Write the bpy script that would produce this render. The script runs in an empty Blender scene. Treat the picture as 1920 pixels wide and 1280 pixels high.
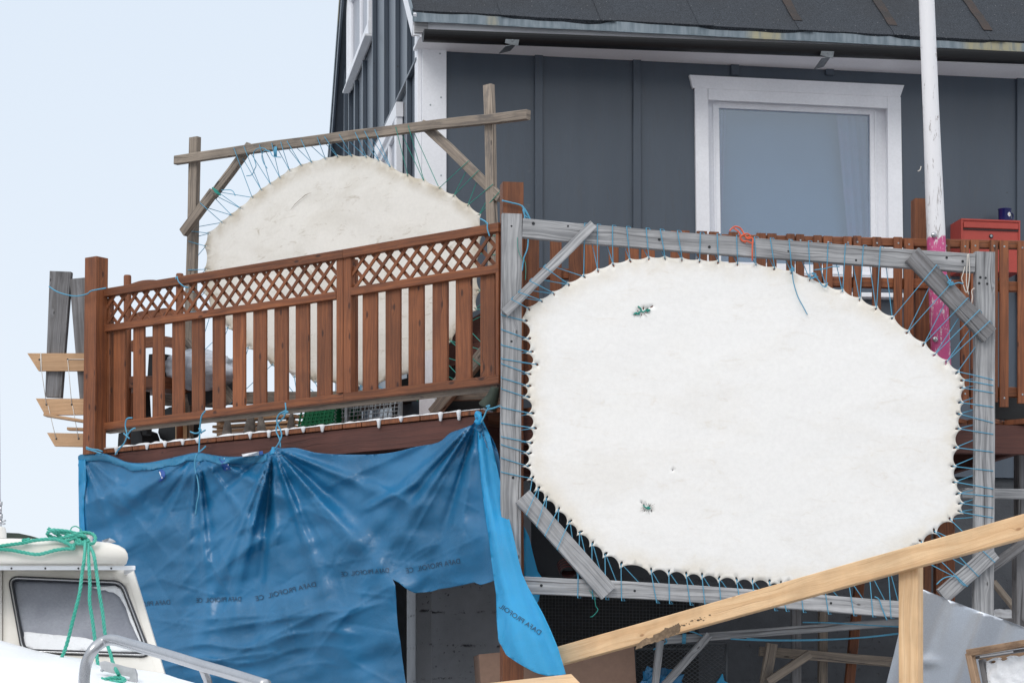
import bpy, math, random
import numpy as np
from mathutils import Vector, Matrix, noise
from mathutils.geometry import delaunay_2d_cdt
R_ = math.radians
sc = bpy.context.scene
# ---------------------------------------------------------------- camera
CAM = Vector((0, 0, 1.6)); F = 4533.0; HZ = 1372.0
cd = bpy.data.cameras.new('camera'); cam = bpy.data.objects.new('camera', cd)
sc.collection.objects.link(cam); sc.camera = cam
cam.location = CAM; cam.rotation_euler = (R_(90), 0, 0)
cd.sensor_width = 36; cd.lens = F / 1920 * 36; cd.shift_y = (HZ - 640) / 1920
cd.clip_start = .1; cd.clip_end = 3000
# ---------------------------------------------------------------- world, sun, exposure
SUN_EL, SUN_AZ = 40, 205          # light comes from behind the photographer, a little left
w = bpy.data.worlds.new('World'); sc.world = w; w.use_nodes = True
nt = w.node_tree; nt.nodes.clear()
out = nt.nodes.new('ShaderNodeOutputWorld'); bg = nt.nodes.new('ShaderNodeBackground')
sky = nt.nodes.new('ShaderNodeTexSky'); sky.sky_type = 'NISHITA'; sky.sun_disc = False
sky.sun_elevation = R_(SUN_EL); sky.sun_rotation = R_(SUN_AZ)
tc = nt.nodes.new('ShaderNodeTexCoord'); sx = nt.nodes.new('ShaderNodeSeparateXYZ')
ns = nt.nodes.new('ShaderNodeTexNoise'); ns.inputs['Scale'].default_value = 2.0; ns.inputs['Detail'].default_value = 4
rp = nt.nodes.new('ShaderNodeValToRGB')
rp.color_ramp.elements[0].position = 0.0; rp.color_ramp.elements[0].color = (8.5, 9.0, 9.6, 1)
rp.color_ramp.elements[1].position = .42; rp.color_ramp.elements[1].color = (7.2, 8.1, 9.2, 1)
ad = nt.nodes.new('ShaderNodeMath'); ad.operation = 'MULTIPLY_ADD'; ad.inputs[1].default_value = .16; 
mx = nt.nodes.new('ShaderNodeMix'); mx.data_type = 'RGBA'; mx.inputs[0].default_value = .93
nt.links.new(tc.outputs['Generated'], sx.inputs[0]); nt.links.new(tc.outputs['Generated'], ns.inputs['Vector'])
nt.links.new(ns.outputs['Fac'], ad.inputs[0]); nt.links.new(sx.outputs[2], ad.inputs[2])
nt.links.new(ad.outputs[0], rp.inputs[0])
nt.links.new(sky.outputs[0], mx.inputs[6]); nt.links.new(rp.outputs[0], mx.inputs[7])
mr = nt.nodes.new('ShaderNodeMapRange'); mr.inputs[1].default_value = .85; mr.inputs[2].default_value = -.6
nt.links.new(sx.outputs[1], mr.inputs[0])
wm = nt.nodes.new('ShaderNodeMix'); wm.data_type = 'RGBA'; wm.inputs[7].default_value = (9.3, 9.5, 9.9, 1)   # unseen sky behind the viewer, tuned to light the hides
bz = nt.nodes.new('ShaderNodeValToRGB'); bz.color_ramp.elements[0].color = (5.6, 5.9, 6.4, 1); bz.color_ramp.elements[1].position = .9; bz.color_ramp.elements[1].color = (13.8, 13.9, 14.2, 1)
nt.links.new(sx.outputs[2], bz.inputs[0]); nt.links.new(bz.outputs[0], wm.inputs[7])
nt.links.new(mr.outputs[0], wm.inputs[0]); nt.links.new(mx.outputs[2], wm.inputs[6]); nt.links.new(wm.outputs[2], bg.inputs[0]); bg.inputs[1].default_value = .1
nt.links.new(bg.outputs[0], out.inputs[0])
sl = bpy.data.lights.new('sun', 'SUN'); sl.energy = 1.0; sl.angle = R_(25); sl.color = (1, .955, .91)
so = bpy.data.objects.new('sun', sl); sc.collection.objects.link(so)
az, el = R_(SUN_AZ), R_(SUN_EL)
sd = Vector((math.sin(az) * math.cos(el), math.cos(az) * math.cos(el), math.sin(el)))
so.rotation_euler = sd.to_track_quat('Z', 'Y').to_euler(); so.location = sd * 30
sc.view_settings.view_transform = 'Standard'; sc.view_settings.look = 'None'
sc.view_settings.exposure = 0.10; sc.view_settings.gamma = 1
sc.render.engine = 'CYCLES'; sc.cycles.max_bounces = 6; sc.cycles.transparent_max_bounces = 8
# ---------------------------------------------------------------- planes
class Pl:
    """a vertical plane: point, horizontal direction u (picture-right), normal n towards the viewer"""
    def __init__(s, p, u):
        s.p = Vector(p); s.u = Vector(u).normalized(); s.n = Vector((s.u.y, -s.u.x, 0))
    def off(s, d): return Pl(s.p + s.n * d, s.u)
    def hit(s, x, y, o=0.0):
        d = Vector(((x - 960) / F, 1, (HZ - y) / F))
        t = ((s.p + s.n * o - CAM).dot(s.n)) / d.dot(s.n)
        return CAM + d * t
    def m(s, px, x, y): return px / F * s.hit(x, y).y     # pixels -> metres there
def P(x, y, d): return CAM + Vector(((x - 960) / F, 1, (HZ - y) / F)) * d
def pl2(xa, da, xb, db):
    a = P(xa, HZ, da); b = P(xb, HZ, db); return Pl(a, b - a)
wdir = Vector((.9857, .1685, 0)); nB = Vector((-.1685, .9857, 0)); rdir = Vector((.788, -.616, 0)).normalized()
H = Vector((-.581, 15.5, 1.6)); C = P(940, HZ, 13.3)
W = Pl(H, wdir); G = Pl(H, -nB); RL = Pl(C, rdir); RR = Pl(C, wdir)
FR = Pl(P(960, HZ, 12.85), wdir); BK = RL.off(-.8); TP = RL.off(.10)
DZ = 3.385                                      # deck surface
# ---------------------------------------------------------------- materials
def new_mat(n):
    m = bpy.data.materials.new(n); m.use_nodes = True; t = m.node_tree; t.nodes.clear()
    o = t.nodes.new('ShaderNodeOutputMaterial'); b = t.nodes.new('ShaderNodeBsdfPrincipled')
    t.links.new(b.outputs[0], o.inputs[0]); return m, t, b, o
class N:
    def __init__(s, t): s.t = t
    def n(s, typ, **k):
        x = s.t.nodes.new(typ)
        for a, v in k.items(): setattr(x, a, v)
        return x
    def L(s, a, b): s.t.links.new(a, b)
    def val(s, node, i, v):
        if hasattr(v, 'is_linked') or hasattr(v, 'links'): s.L(v, node.inputs[i])
        else: node.inputs[i].default_value = v
    def math(s, op, a, b=0, c=0, clamp=False):
        x = s.n('ShaderNodeMath', operation=op); x.use_clamp = clamp
        for i, v in enumerate((a, b, c)): s.val(x, i, v)
        return x.outputs[0]
    def mix(s, f, a, b, mode='MIX'):
        x = s.n('ShaderNodeMix', data_type='RGBA', blend_type=mode)
        s.val(x, 0, f); s.val(x, 6, a if not isinstance(a, tuple) else (*a, 1)[:4]); s.val(x, 7, b if not isinstance(b, tuple) else (*b, 1)[:4])
        return x.outputs[2]
    def noise(s, vec, scale=1, detail=3, rough=.55, dist=0):
        x = s.n('ShaderNodeTexNoise'); s.L(vec, x.inputs['Vector'])
        x.inputs['Scale'].default_value = scale; x.inputs['Detail'].default_value = detail
        x.inputs['Roughness'].default_value = rough; x.inputs['Distortion'].default_value = dist
        return x.outputs['Fac']
    def ramp(s, f, a, b, lo=0., hi=1.):
        x = s.n('ShaderNodeMapRange'); x.interpolation_type = 'SMOOTHSTEP'
        s.L(f, x.inputs[0]); x.inputs[1].default_value = a; x.inputs[2].default_value = b
        x.inputs[3].default_value = lo; x.inputs[4].default_value = hi; return x.outputs[0]
    def comb(s, a, b, c=0):
        x = s.n('ShaderNodeCombineXYZ')
        for i, v in enumerate((a, b, c)): s.val(x, i, v)
        return x.outputs[0]
    def scale(s, vec, v):
        x = s.n('ShaderNodeMapping'); s.L(vec, x.inputs[0]); x.inputs['Scale'].default_value = v; return x.outputs[0]
    def obj(s): return s.n('ShaderNodeTexCoord').outputs['Object']
    def geo(s): return s.n('ShaderNodeNewGeometry').outputs['Position']
    def bump(s, h, b, strength=.3, dist=.01):
        x = s.n('ShaderNodeBump'); x.inputs['Strength'].default_value = strength; x.inputs['Distance'].default_value = dist
        s.L(h, x.inputs['Height']); s.L(x.outputs[0], b.inputs['Normal'])
def wood(name, c1, c2, dark, crack=.3, knot=.5, rough=.75, var=.25, grain=55, stain=None, st_amt=0., kr=1.):
    m, t, b, o = new_mat(name); q = N(t)
    uv = q.n('ShaderNodeUVMap').outputs[0]; s = q.n('ShaderNodeSeparateXYZ'); q.L(uv, s.inputs[0]); u, v = s.outputs[0], s.outputs[1]
    w1 = q.noise(q.comb(u, q.math('MULTIPLY', v, 4)), 2.2, 2)
    kv = q.n('ShaderNodeTexVoronoi', voronoi_dimensions='2D'); kv.inputs['Scale'].default_value = 1
    q.L(q.comb(q.math('MULTIPLY', u, 5), q.math('MULTIPLY', v, 11)), kv.inputs['Vector'])
    ksep = q.n('ShaderNodeSeparateColor'); q.L(kv.outputs['Color'], ksep.inputs[0])
    ksel = q.math('GREATER_THAN', ksep.outputs[0], 1 - knot * .28)
    kd = kv.outputs['Distance']
    kinf = q.math('MULTIPLY', q.ramp(kd, .0, .3, 1, 0), ksel)
    kmask = q.math('MULTIPLY', q.ramp(kd, .03 * kr, .08 * kr, 1, 0), ksel)
    vv = q.math('ADD', v, q.math('ADD', q.math('MULTIPLY', w1, .06), q.math('MULTIPLY', kinf, .016)))
    g = q.noise(q.comb(q.math('MULTIPLY', u, 1.3), q.math('MULTIPLY', vv, grain)), 1, 5, .62)
    g2 = q.noise(q.comb(q.math('MULTIPLY', u, 7), q.math('MULTIPLY', vv, 420)), 1, 2)
    gg = q.math('ADD', q.math('MULTIPLY', g, .72), q.math('MULTIPLY', g2, .28))
    col = q.mix(q.ramp(gg, .36, .64), c1, c2)
    cr = q.noise(q.comb(q.math('MULTIPLY', u, .9), q.math('MULTIPLY', vv, 75)), 1, 2, .5)
    crk = q.math('MULTIPLY', q.ramp(cr, .62, .69), crack)
    col = q.mix(crk, col, dark)
    col = q.mix(q.math('MULTIPLY', kmask, .8), col, dark)
    if stain:
        sn = q.noise(q.comb(u, q.math('MULTIPLY', v, 3)), 3.3, 6, .7)
        col = q.mix(q.math('MULTIPLY', q.ramp(sn, .5, .68), st_amt), col, stain)
    wn = q.n('ShaderNodeTexWhiteNoise', noise_dimensions='1D'); q.L(q.math('FLOOR', q.math('DIVIDE', q.math('ADD', u, 25), 50)), wn.inputs['W'])
    br = q.math('ADD', 1 - var / 2, q.math('MULTIPLY', wn.outputs[0], var))
    big = q.ramp(q.noise(q.geo(), 5, 3), .3, .7, .88, 1.1)
    hs = q.n('ShaderNodeHueSaturation'); q.L(col, hs.inputs['Color']); q.L(q.math('MULTIPLY', br, big), hs.inputs['Value'])
    q.L(hs.outputs[0], b.inputs['Base Color']); b.inputs['Roughness'].default_value = rough
    q.bump(q.math('SUBTRACT', q.math('ADD', gg, q.math('MULTIPLY', g2, .5)), q.math('MULTIPLY', crk, 2.0)), b, .55, .004)
    return m
def plain(name, c, rough=.6, metal=0., var=.12, sc_=20, bump=.15, spec=None, c2=None, vs=4):
    m, t, b, o = new_mat(name); q = N(t); p = q.geo()
    n1 = q.noise(p, vs, 5, .6); n2 = q.noise(p, sc_, 4, .6)
    c2 = c2 or tuple(x * (1 - var * 1.6) for x in c)
    col = q.mix(q.ramp(n1, .35, .68), c, c2)
    hs = q.n('ShaderNodeHueSaturation'); q.L(col, hs.inputs['Color']); q.L(q.ramp(n2, .25, .75, 1 - var, 1 + var * .6), hs.inputs['Value'])
    q.L(hs.outputs[0], b.inputs['Base Color']); b.inputs['Roughness'].default_value = rough; b.inputs['Metallic'].default_value = metal
    if spec is not None: b.inputs['Specular IOR Level'].default_value = spec
    q.bump(n2, b, bump, .01); return m
M = {}
M['brown'] = wood('brown_stained_timber', (.275, .094, .034), (.15, .048, .019), (.035, .012, .008), .45, 1.2, .6, .5, stain=(.10, .033, .016), st_amt=.45, kr=1.7)
M['rim'] = wood('dark_brown_timber', (.125, .045, .033), (.085, .031, .024), (.03, .012, .01), .4, .3, .65, .2)
M['grey'] = wood('weathered_grey_timber', (.48, .485, .495), (.21, .215, .225), (.06, .055, .055), .75, .5, .85, .22)
M['grey_dark'] = wood('weathered_dark_grey_timber', (.25, .25, .26), (.14, .135, .135), (.03, .03, .03), .8, .4, .85, .2, stain=(.05, .05, .055), st_amt=.6)
M['drift'] = wood('weathered_brown_grey_timber', (.36, .30, .24), (.185, .155, .13), (.04, .032, .027), .9, .8, .8, .35, stain=(.12, .11, .105), st_amt=.75, kr=1.4)
M['pine'] = wood('fresh_pine', (.86, .60, .35), (.70, .44, .23), (.40, .20, .09), .2, .9, .5, .08, grain=40, kr=1.3)
M['pine2'] = wood('pale_pine_board', (.62, .39, .22), (.50, .30, .16), (.2, .1, .05), .15, .5, .55, .15)
M['boxwood'] = wood('stained_old_plywood', (.42, .28, .18), (.27, .17, .10), (.07, .04, .025), .6, .4, .8, .1, stain=(.09, .05, .03), st_amt=.8)
M['mug'] = plain('navy_enamel', (.012, .015, .11), .18, 0, .02, 60, .02)
M['mailbox'] = plain('red_painted_steel', (.42, .058, .042), .42, 0, .05, 40, .04)
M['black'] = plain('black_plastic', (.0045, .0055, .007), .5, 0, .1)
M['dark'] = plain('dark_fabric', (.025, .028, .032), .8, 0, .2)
M['steel'] = plain('galvanised_steel', (.42, .47, .50), .42, .85, .2, 30, .1, vs=12)
M['steel_dark'] = plain('dull_zinc', (.20, .22, .235), .55, .6, .2, 30, .1, vs=12)
M['chrome'] = plain('polished_tube', (.50, .51, .53), .26, 1.0, .05, 60, .03)
M['white'] = plain('white_paint', (.87, .89, .93), .5, 0, .04, 60, .08, c2=(.82, .84, .88))
M['snow'] = plain('snow', (.88, .90, .93), .7, 0, .03, 90, .35)
M['gelcoat'] = plain('cream_gelcoat', (.82, .795, .74), .3, 0, .03, 12, .03, c2=(.75, .72, .655))
M['cord'] = plain('blue_cord', (.10, .37, .56), .6, 0, .1, 200, .1)
M['cordg'] = plain('green_cord', (.02, .30, .24), .6, 0, .1, 200, .1)
M['cordo'] = plain('orange_cord', (.78, .14, .06), .6, 0, .1, 200, .1)
M['cordw'] = plain('white_cord', (.72, .68, .62), .7, 0, .1, 200, .1)
M['rope'] = plain('green_rope', (.05, .42, .31), .65, 0, .2, 160, .4, c2=(.10, .50, .40))
M['card'] = plain('cardboard', (.30, .19, .14), .8, 0, .08, 30, .05)
M['rubber'] = plain('window_rubber', (.035, .037, .045), .45, 0, .1)
M['greenplast'] = plain('green_plastic', (.01, .22, .09), .35, 0, .08)
M['olive'] = plain('olive_rubber', (.03, .045, .032), .7, 0, .25)
M['ink'] = plain('dark_print', (.014, .055, .11), .5, 0, .02)
M['blueink'] = plain('blue_print', (.02, .09, .36), .4, 0, .05)
M['yellow'] = plain('yellow_print', (.8, .5, .05), .4, 0, .02)
M['bottle'] = plain('worn_grey_timber', (.28, .25, .22), .8, 0, .3, 40, .3, c2=(.13, .12, .11), vs=9)
def mat_siding():
    m, t, b, o = new_mat('slate_blue_siding'); q = N(t); p = q.geo()
    n1 = q.noise(q.scale(p, (3, 3, .5)), 1.2, 5, .6); n2 = q.noise(q.scale(p, (60, 60, 6)), 1, 4, .65); n3 = q.noise(p, 7, 6, .75)
    col = q.mix(q.ramp(n1, .3, .7), (.041, .060, .086), (.054, .075, .103))
    col = q.mix(q.math('MULTIPLY', q.ramp(n2, .5, .75), .6), col, (.05, .062, .078))
    col = q.mix(q.math('MULTIPLY', q.ramp(n3, .66, .74), .4), col, (.13, .15, .175))
    sp = q.n('ShaderNodeTexVoronoi'); q.L(p, sp.inputs['Vector']); sp.inputs['Scale'].default_value = 5.0
    col = q.mix(q.ramp(sp.outputs['Distance'], .035, .02, 1, 0) if 0 else q.ramp(sp.outputs['Distance'], .02, .045, .8, 0), col, (.02, .024, .03))
    q.L(col, b.inputs['Base Color']); b.inputs['Roughness'].default_value = .45
    b.inputs['Specular IOR Level'].default_value = .6; b.inputs['Coat Weight'].default_value = .3; b.inputs['Coat Roughness'].default_value = .22
    q.bump(q.math('ADD', n2, n3), b, .35, .004); return m
M['siding'] = mat_siding()
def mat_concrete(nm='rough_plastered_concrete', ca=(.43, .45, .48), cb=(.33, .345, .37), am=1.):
    m, t, b, o = new_mat(nm); q = N(t); p = q.geo()
    n1 = q.noise(p, 2.5, 6, .7); n2 = q.noise(p, 60, 4, .7); s = q.n('ShaderNodeSeparateXYZ'); q.L(p, s.inputs[0])
    lines = q.math('ABSOLUTE', q.math('SUBTRACT', q.math('FRACT', q.math('MULTIPLY', q.math('ADD', s.outputs[2], q.math('MULTIPLY', q.noise(p, 3, 3), .03)), 4.6)), .5))
    seam = q.math('MULTIPLY', q.ramp(lines, .44, .5), q.ramp(q.noise(p, 9, 5, .8), .5, .62, 0, am))
    pit = q.ramp(q.noise(p, 38, 3, .6), .62, .70)
    pm = q.math('MULTIPLY', pit, q.ramp(n1, .45, .6))
    col = q.mix(q.ramp(n1, .3, .7), ca, cb)
    col = q.mix(q.math('MAXIMUM', pm, seam), col, (.035, .035, .037))
    q.L(col, b.inputs['Base Color']); b.inputs['Roughness'].default_value = .9
    q.bump(q.math('SUBTRACT', q.math('MULTIPLY', n2, .5), q.math('MAXIMUM', pm, seam)), b, .6, .01); return m
M['concrete'] = mat_concrete(); M['shadewall'] = mat_concrete('shaded_concrete_wall', (.075, .082, .092), (.05, .054, .062), .4)  # second, darker copy of the wall: shade under the deck put into its colour
def mat_roof():
    m, t, b, o = new_mat('roofing_felt'); q = N(t); p = q.geo()
    n1 = q.noise(p, 140, 2, .7); n2 = q.noise(p, 2.2, 4); vo = q.n('ShaderNodeTexVoronoi'); q.L(p, vo.inputs['Vector']); vo.inputs['Scale'].default_value = 22
    col = q.mix(q.ramp(n1, .35, .7), (.008, .011, .016), (.055, .066, .082))
    col = q.mix(q.ramp(n2, .4, .7, 0, .35), col, (.022, .022, .024))
    col = q.mix(q.ramp(vo.outputs['Distance'], .05, .09, .7, 0), col, (.3, .3, .31))
    q.L(col, b.inputs['Base Color']); b.inputs['Roughness'].default_value = .9; q.bump(n1, b, .6, .006); return m
M['roof'] = mat_roof()
M['rust'] = plain('rusty_felt_stain', (.052, .036, .030), .9, 0, .35, 120, .5, c2=(.03, .028, .028), vs=6)
def mat_hide(name, c, c2, c3, amt):
    m, t, b, o = new_mat(name); q = N(t); p = q.geo()
    a = q.n('ShaderNodeAttribute'); a.attribute_name = 'edge'; e = a.outputs['Fac']
    n1 = q.noise(q.scale(p, (1.4, 1.4, 3.2)), 1.3, 6, .62, .6); n2 = q.noise(q.scale(p, (3, 3, 9)), 2.4, 6, .7, 1.); n3 = q.noise(p, 45, 5, .7)
    col = q.mix(q.ramp(n1, .42, .72, 0, amt), c, c2)
    st = q.math('MULTIPLY', q.ramp(n2, .54, .72), q.ramp(n1, .38, .6, .15, 1.))
    col = q.mix(q.math('MULTIPLY', st, amt * .9), col, c3)
    eg = q.math('MULTIPLY', q.ramp(e, .0, .9), q.ramp(q.noise(p, 7, 4), .3, .65, .25, 1))
    col = q.mix(q.math('MULTIPLY', eg, min(1, amt * .75)), col, (c3[0], c3[1] * .93, c3[2] * .75))
    hs = q.n('ShaderNodeHueSaturation'); q.L(col, hs.inputs['Color']); q.L(q.ramp(n3, .2, .8, .955, 1.03), hs.inputs['Value'])
    q.L(hs.outputs[0], b.inputs['Base Color']); b.inputs['Roughness'].default_value = .62
    b.inputs['Specular IOR Level'].default_value = .3
    q.bump(q.math('ADD', q.math('MULTIPLY', n1, 1.5), q.math('ADD', q.math('MULTIPLY', n2, .2), q.math('MULTIPLY', n3, .10))), b, .18, .012); return m
M['hide'] = mat_hide('stretched_white_hide', (.93, .925, .905), (.85, .825, .775), (.72, .66, .57), .5)
M['hide2'] = mat_hide('stretched_cream_hide', (.84, .82, .765), (.73, .70, .63), (.42, .36, .27), .75)
def mat_tarp(name, c, tr, rough=.28, sheen=1.0):
    m, t, b, o = new_mat(name); q = N(t); p = q.geo()
    n1 = q.noise(q.scale(p, (1, 1, 1.3)), 3.2, 3, .5, .6); n2 = q.noise(p, 30, 3, .6, .5); n3 = q.noise(p, 2.0, 4, .6)
    vo = q.n('ShaderNodeTexVoronoi', feature='DISTANCE_TO_EDGE'); wv = q.n('ShaderNodeVectorMath', operation='ADD'); q.L(q.scale(p, (1, 1, .7)), wv.inputs[0]); q.L(q.comb(n1, n2, n1), wv.inputs[1]); q.L(wv.outputs[0], vo.inputs['Vector']); vo.inputs['Scale'].default_value = 5
    cr = q.ramp(vo.outputs['Distance'], .0, .035, 1, 0)
    vo2 = q.n('ShaderNodeTexVoronoi', feature='DISTANCE_TO_EDGE'); q.L(wv.outputs[0], vo2.inputs['Vector']); vo2.inputs['Scale'].default_value = 13
    cr = q.math('ADD', cr, q.math('MULTIPLY', q.ramp(vo2.outputs['Distance'], .0, .05, 1, 0), .45))
    cs = q.math('MULTIPLY', cr, q.ramp(n3, .44, .6))
    col = q.mix(q.ramp(n3, .3, .7), c, tuple(x * .8 for x in c))
    q.L(col, b.inputs['Base Color']); b.inputs['Roughness'].default_value = rough
    b.inputs['Specular IOR Level'].default_value = .75
    b.inputs['Coat Weight'].default_value = .10 * sheen; b.inputs['Coat Roughness'].default_value = .18
    q.bump(q.math('ADD', q.math('ADD', n1, q.math('MULTIPLY', n2, .13)), q.math('MULTIPLY', cs, .30)), b, .3, .05)
    tl = q.n('ShaderNodeBsdfTranslucent'); tl.inputs[0].default_value = (*[min(1, x * 1.5) for x in c], 1)
    ms = q.n('ShaderNodeMixShader'); ms.inputs[0].default_value = tr
    q.L(b.outputs[0], ms.inputs[1]); q.L(tl.outputs[0], ms.inputs[2]); q.L(ms.outputs[0], o.inputs[0]); return m
M['tarp'] = mat_tarp('blue_plastic_sheet', (.011, .185, .40), .14, .36, .25)
M['tarp2'] = mat_tarp('thin_blue_plastic_sheet', (.05, .50, .86), .5, .3)
def mat_glass(name, tint, gl):
    m, t, b, o = new_mat(name); q = N(t); t.nodes.remove(b)
    g = q.n('ShaderNodeBsdfGlossy'); g.inputs['Roughness'].default_value = .02; g.inputs[0].default_value = (.9, .95, 1, 1)
    tr = q.n('ShaderNodeBsdfTransparent'); tr.inputs[0].default_value = (*tint, 1)
    ms = q.n('ShaderNodeMixShader'); ms.inputs[0].default_value = gl
    q.L(tr.outputs[0], ms.inputs[1]); q.L(g.outputs[0], ms.inputs[2]); q.L(ms.outputs[0], o.inputs[0]); return m
M['glass'] = mat_glass('window_glass', (.80, .88, .95), .16)
M['sky_backing'] = plain('sky_reflection_backing', (.21, .29, .37), .8, 0, .03, 8, .05)  # flat tone standing in for sky reflected in the window
M['curtain'] = plain('faded_pink_curtain', (.30, .25, .36), .8, 0, .05, 30, .1, c2=(.23, .27, .36))
M['frost'] = plain('frosted_pane', (.34, .36, .41), .3, 0, .08, 90, .2, c2=(.25, .265, .31), vs=3)
M['plasticbag'] = plain('crumpled_clear_plastic', (.55, .60, .68), .25, 0, .2, 14, .8)
def mat_pole():
    m, t, b, o = new_mat('peeling_white_and_pink_paint'); q = N(t); p = q.geo(); s = q.n('ShaderNodeSeparateXYZ'); q.L(p, s.inputs[0])
    n1 = q.noise(q.scale(p, (30, 30, 5)), 1, 6, .75, .5)
    low = q.ramp(s.outputs[2], 4.2, 6.2, .05, 0)
    peel = q.ramp(q.math('ADD', n1, low), .60, .66)
    wht = q.mix(peel, (.80, .80, .82), (.30, .27, .26))
    edge = q.math('ADD', s.outputs[2], q.math('MULTIPLY', q.noise(p, 24, 4), .12))
    pk = q.ramp(edge, 4.425, 4.44, 1, 0)
    chips = q.ramp(q.noise(q.scale(p, (40, 40, 16)), 1, 5, .8), .54, .60)
    pink = q.mix(chips, (.58, .09, .25), (.72, .66, .68))
    q.L(q.mix(pk, wht, pink), b.inputs['Base Color']); b.inputs['Roughness'].default_value = .6
    q.bump(n1, b, .5, .006); return m
M['pole'] = mat_pole()
def mat_drip():
    m, t, b, o = new_mat('zinc_drip_edge'); q = N(t); p = q.geo()
    n1 = q.noise(q.scale(p, (30, 30, 3)), 1, 4, .6); n2 = q.noise(q.scale(p, (1.4, 1.4, .4)), 1, 2)
    col = q.mix(q.ramp(n1, .3, .7), (.13, .17, .20), (.24, .285, .32))
    col = q.mix(q.math('MULTIPLY', q.ramp(n2, .56, .6), q.ramp(n1, .3, .6, .2, .9)), col, (.36, .33, .21))
    q.L(col, b.inputs['Base Color']); b.inputs['Metallic'].default_value = .35; b.inputs['Roughness'].default_value = .5; return m
M['drip'] = mat_drip()
def mat_sheet():
    m, t, b, o = new_mat('galvanised_sheet'); q = N(t); p = q.geo()
    vo = q.n('ShaderNodeTexVoronoi'); q.L(p, vo.inputs['Vector']); vo.inputs['Scale'].default_value = 140
    n1 = q.noise(p, 4, 4)
    col = q.mix(q.ramp(vo.outputs['Distance'], .1, .7), (.50, .55, .61), (.46, .50, .56))
    q.L(col, b.inputs['Base Color']); b.inputs['Metallic'].default_value = .85
    b.inputs['Roughness'].default_value = .4; q.bump(n1, b, .15, .02); return m
M['sheet'] = mat_sheet()
def mat_ground():
    m, t, b, o = new_mat('trodden_snow'); q = N(t); p = q.geo()
    n1 = q.noise(p, .6, 8, .65); n2 = q.noise(p, 14, 5, .6)
    col = q.mix(q.ramp(n1, .45, .6), (.50, .51, .53), (.12, .115, .11))
    q.L(col, b.inputs['Base Color']); b.inputs['Roughness'].default_value = .8
    q.bump(q.math('ADD', n1, q.math('MULTIPLY', n2, .2)), b, .5, .1); return m
M['ground'] = mat_ground()
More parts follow.
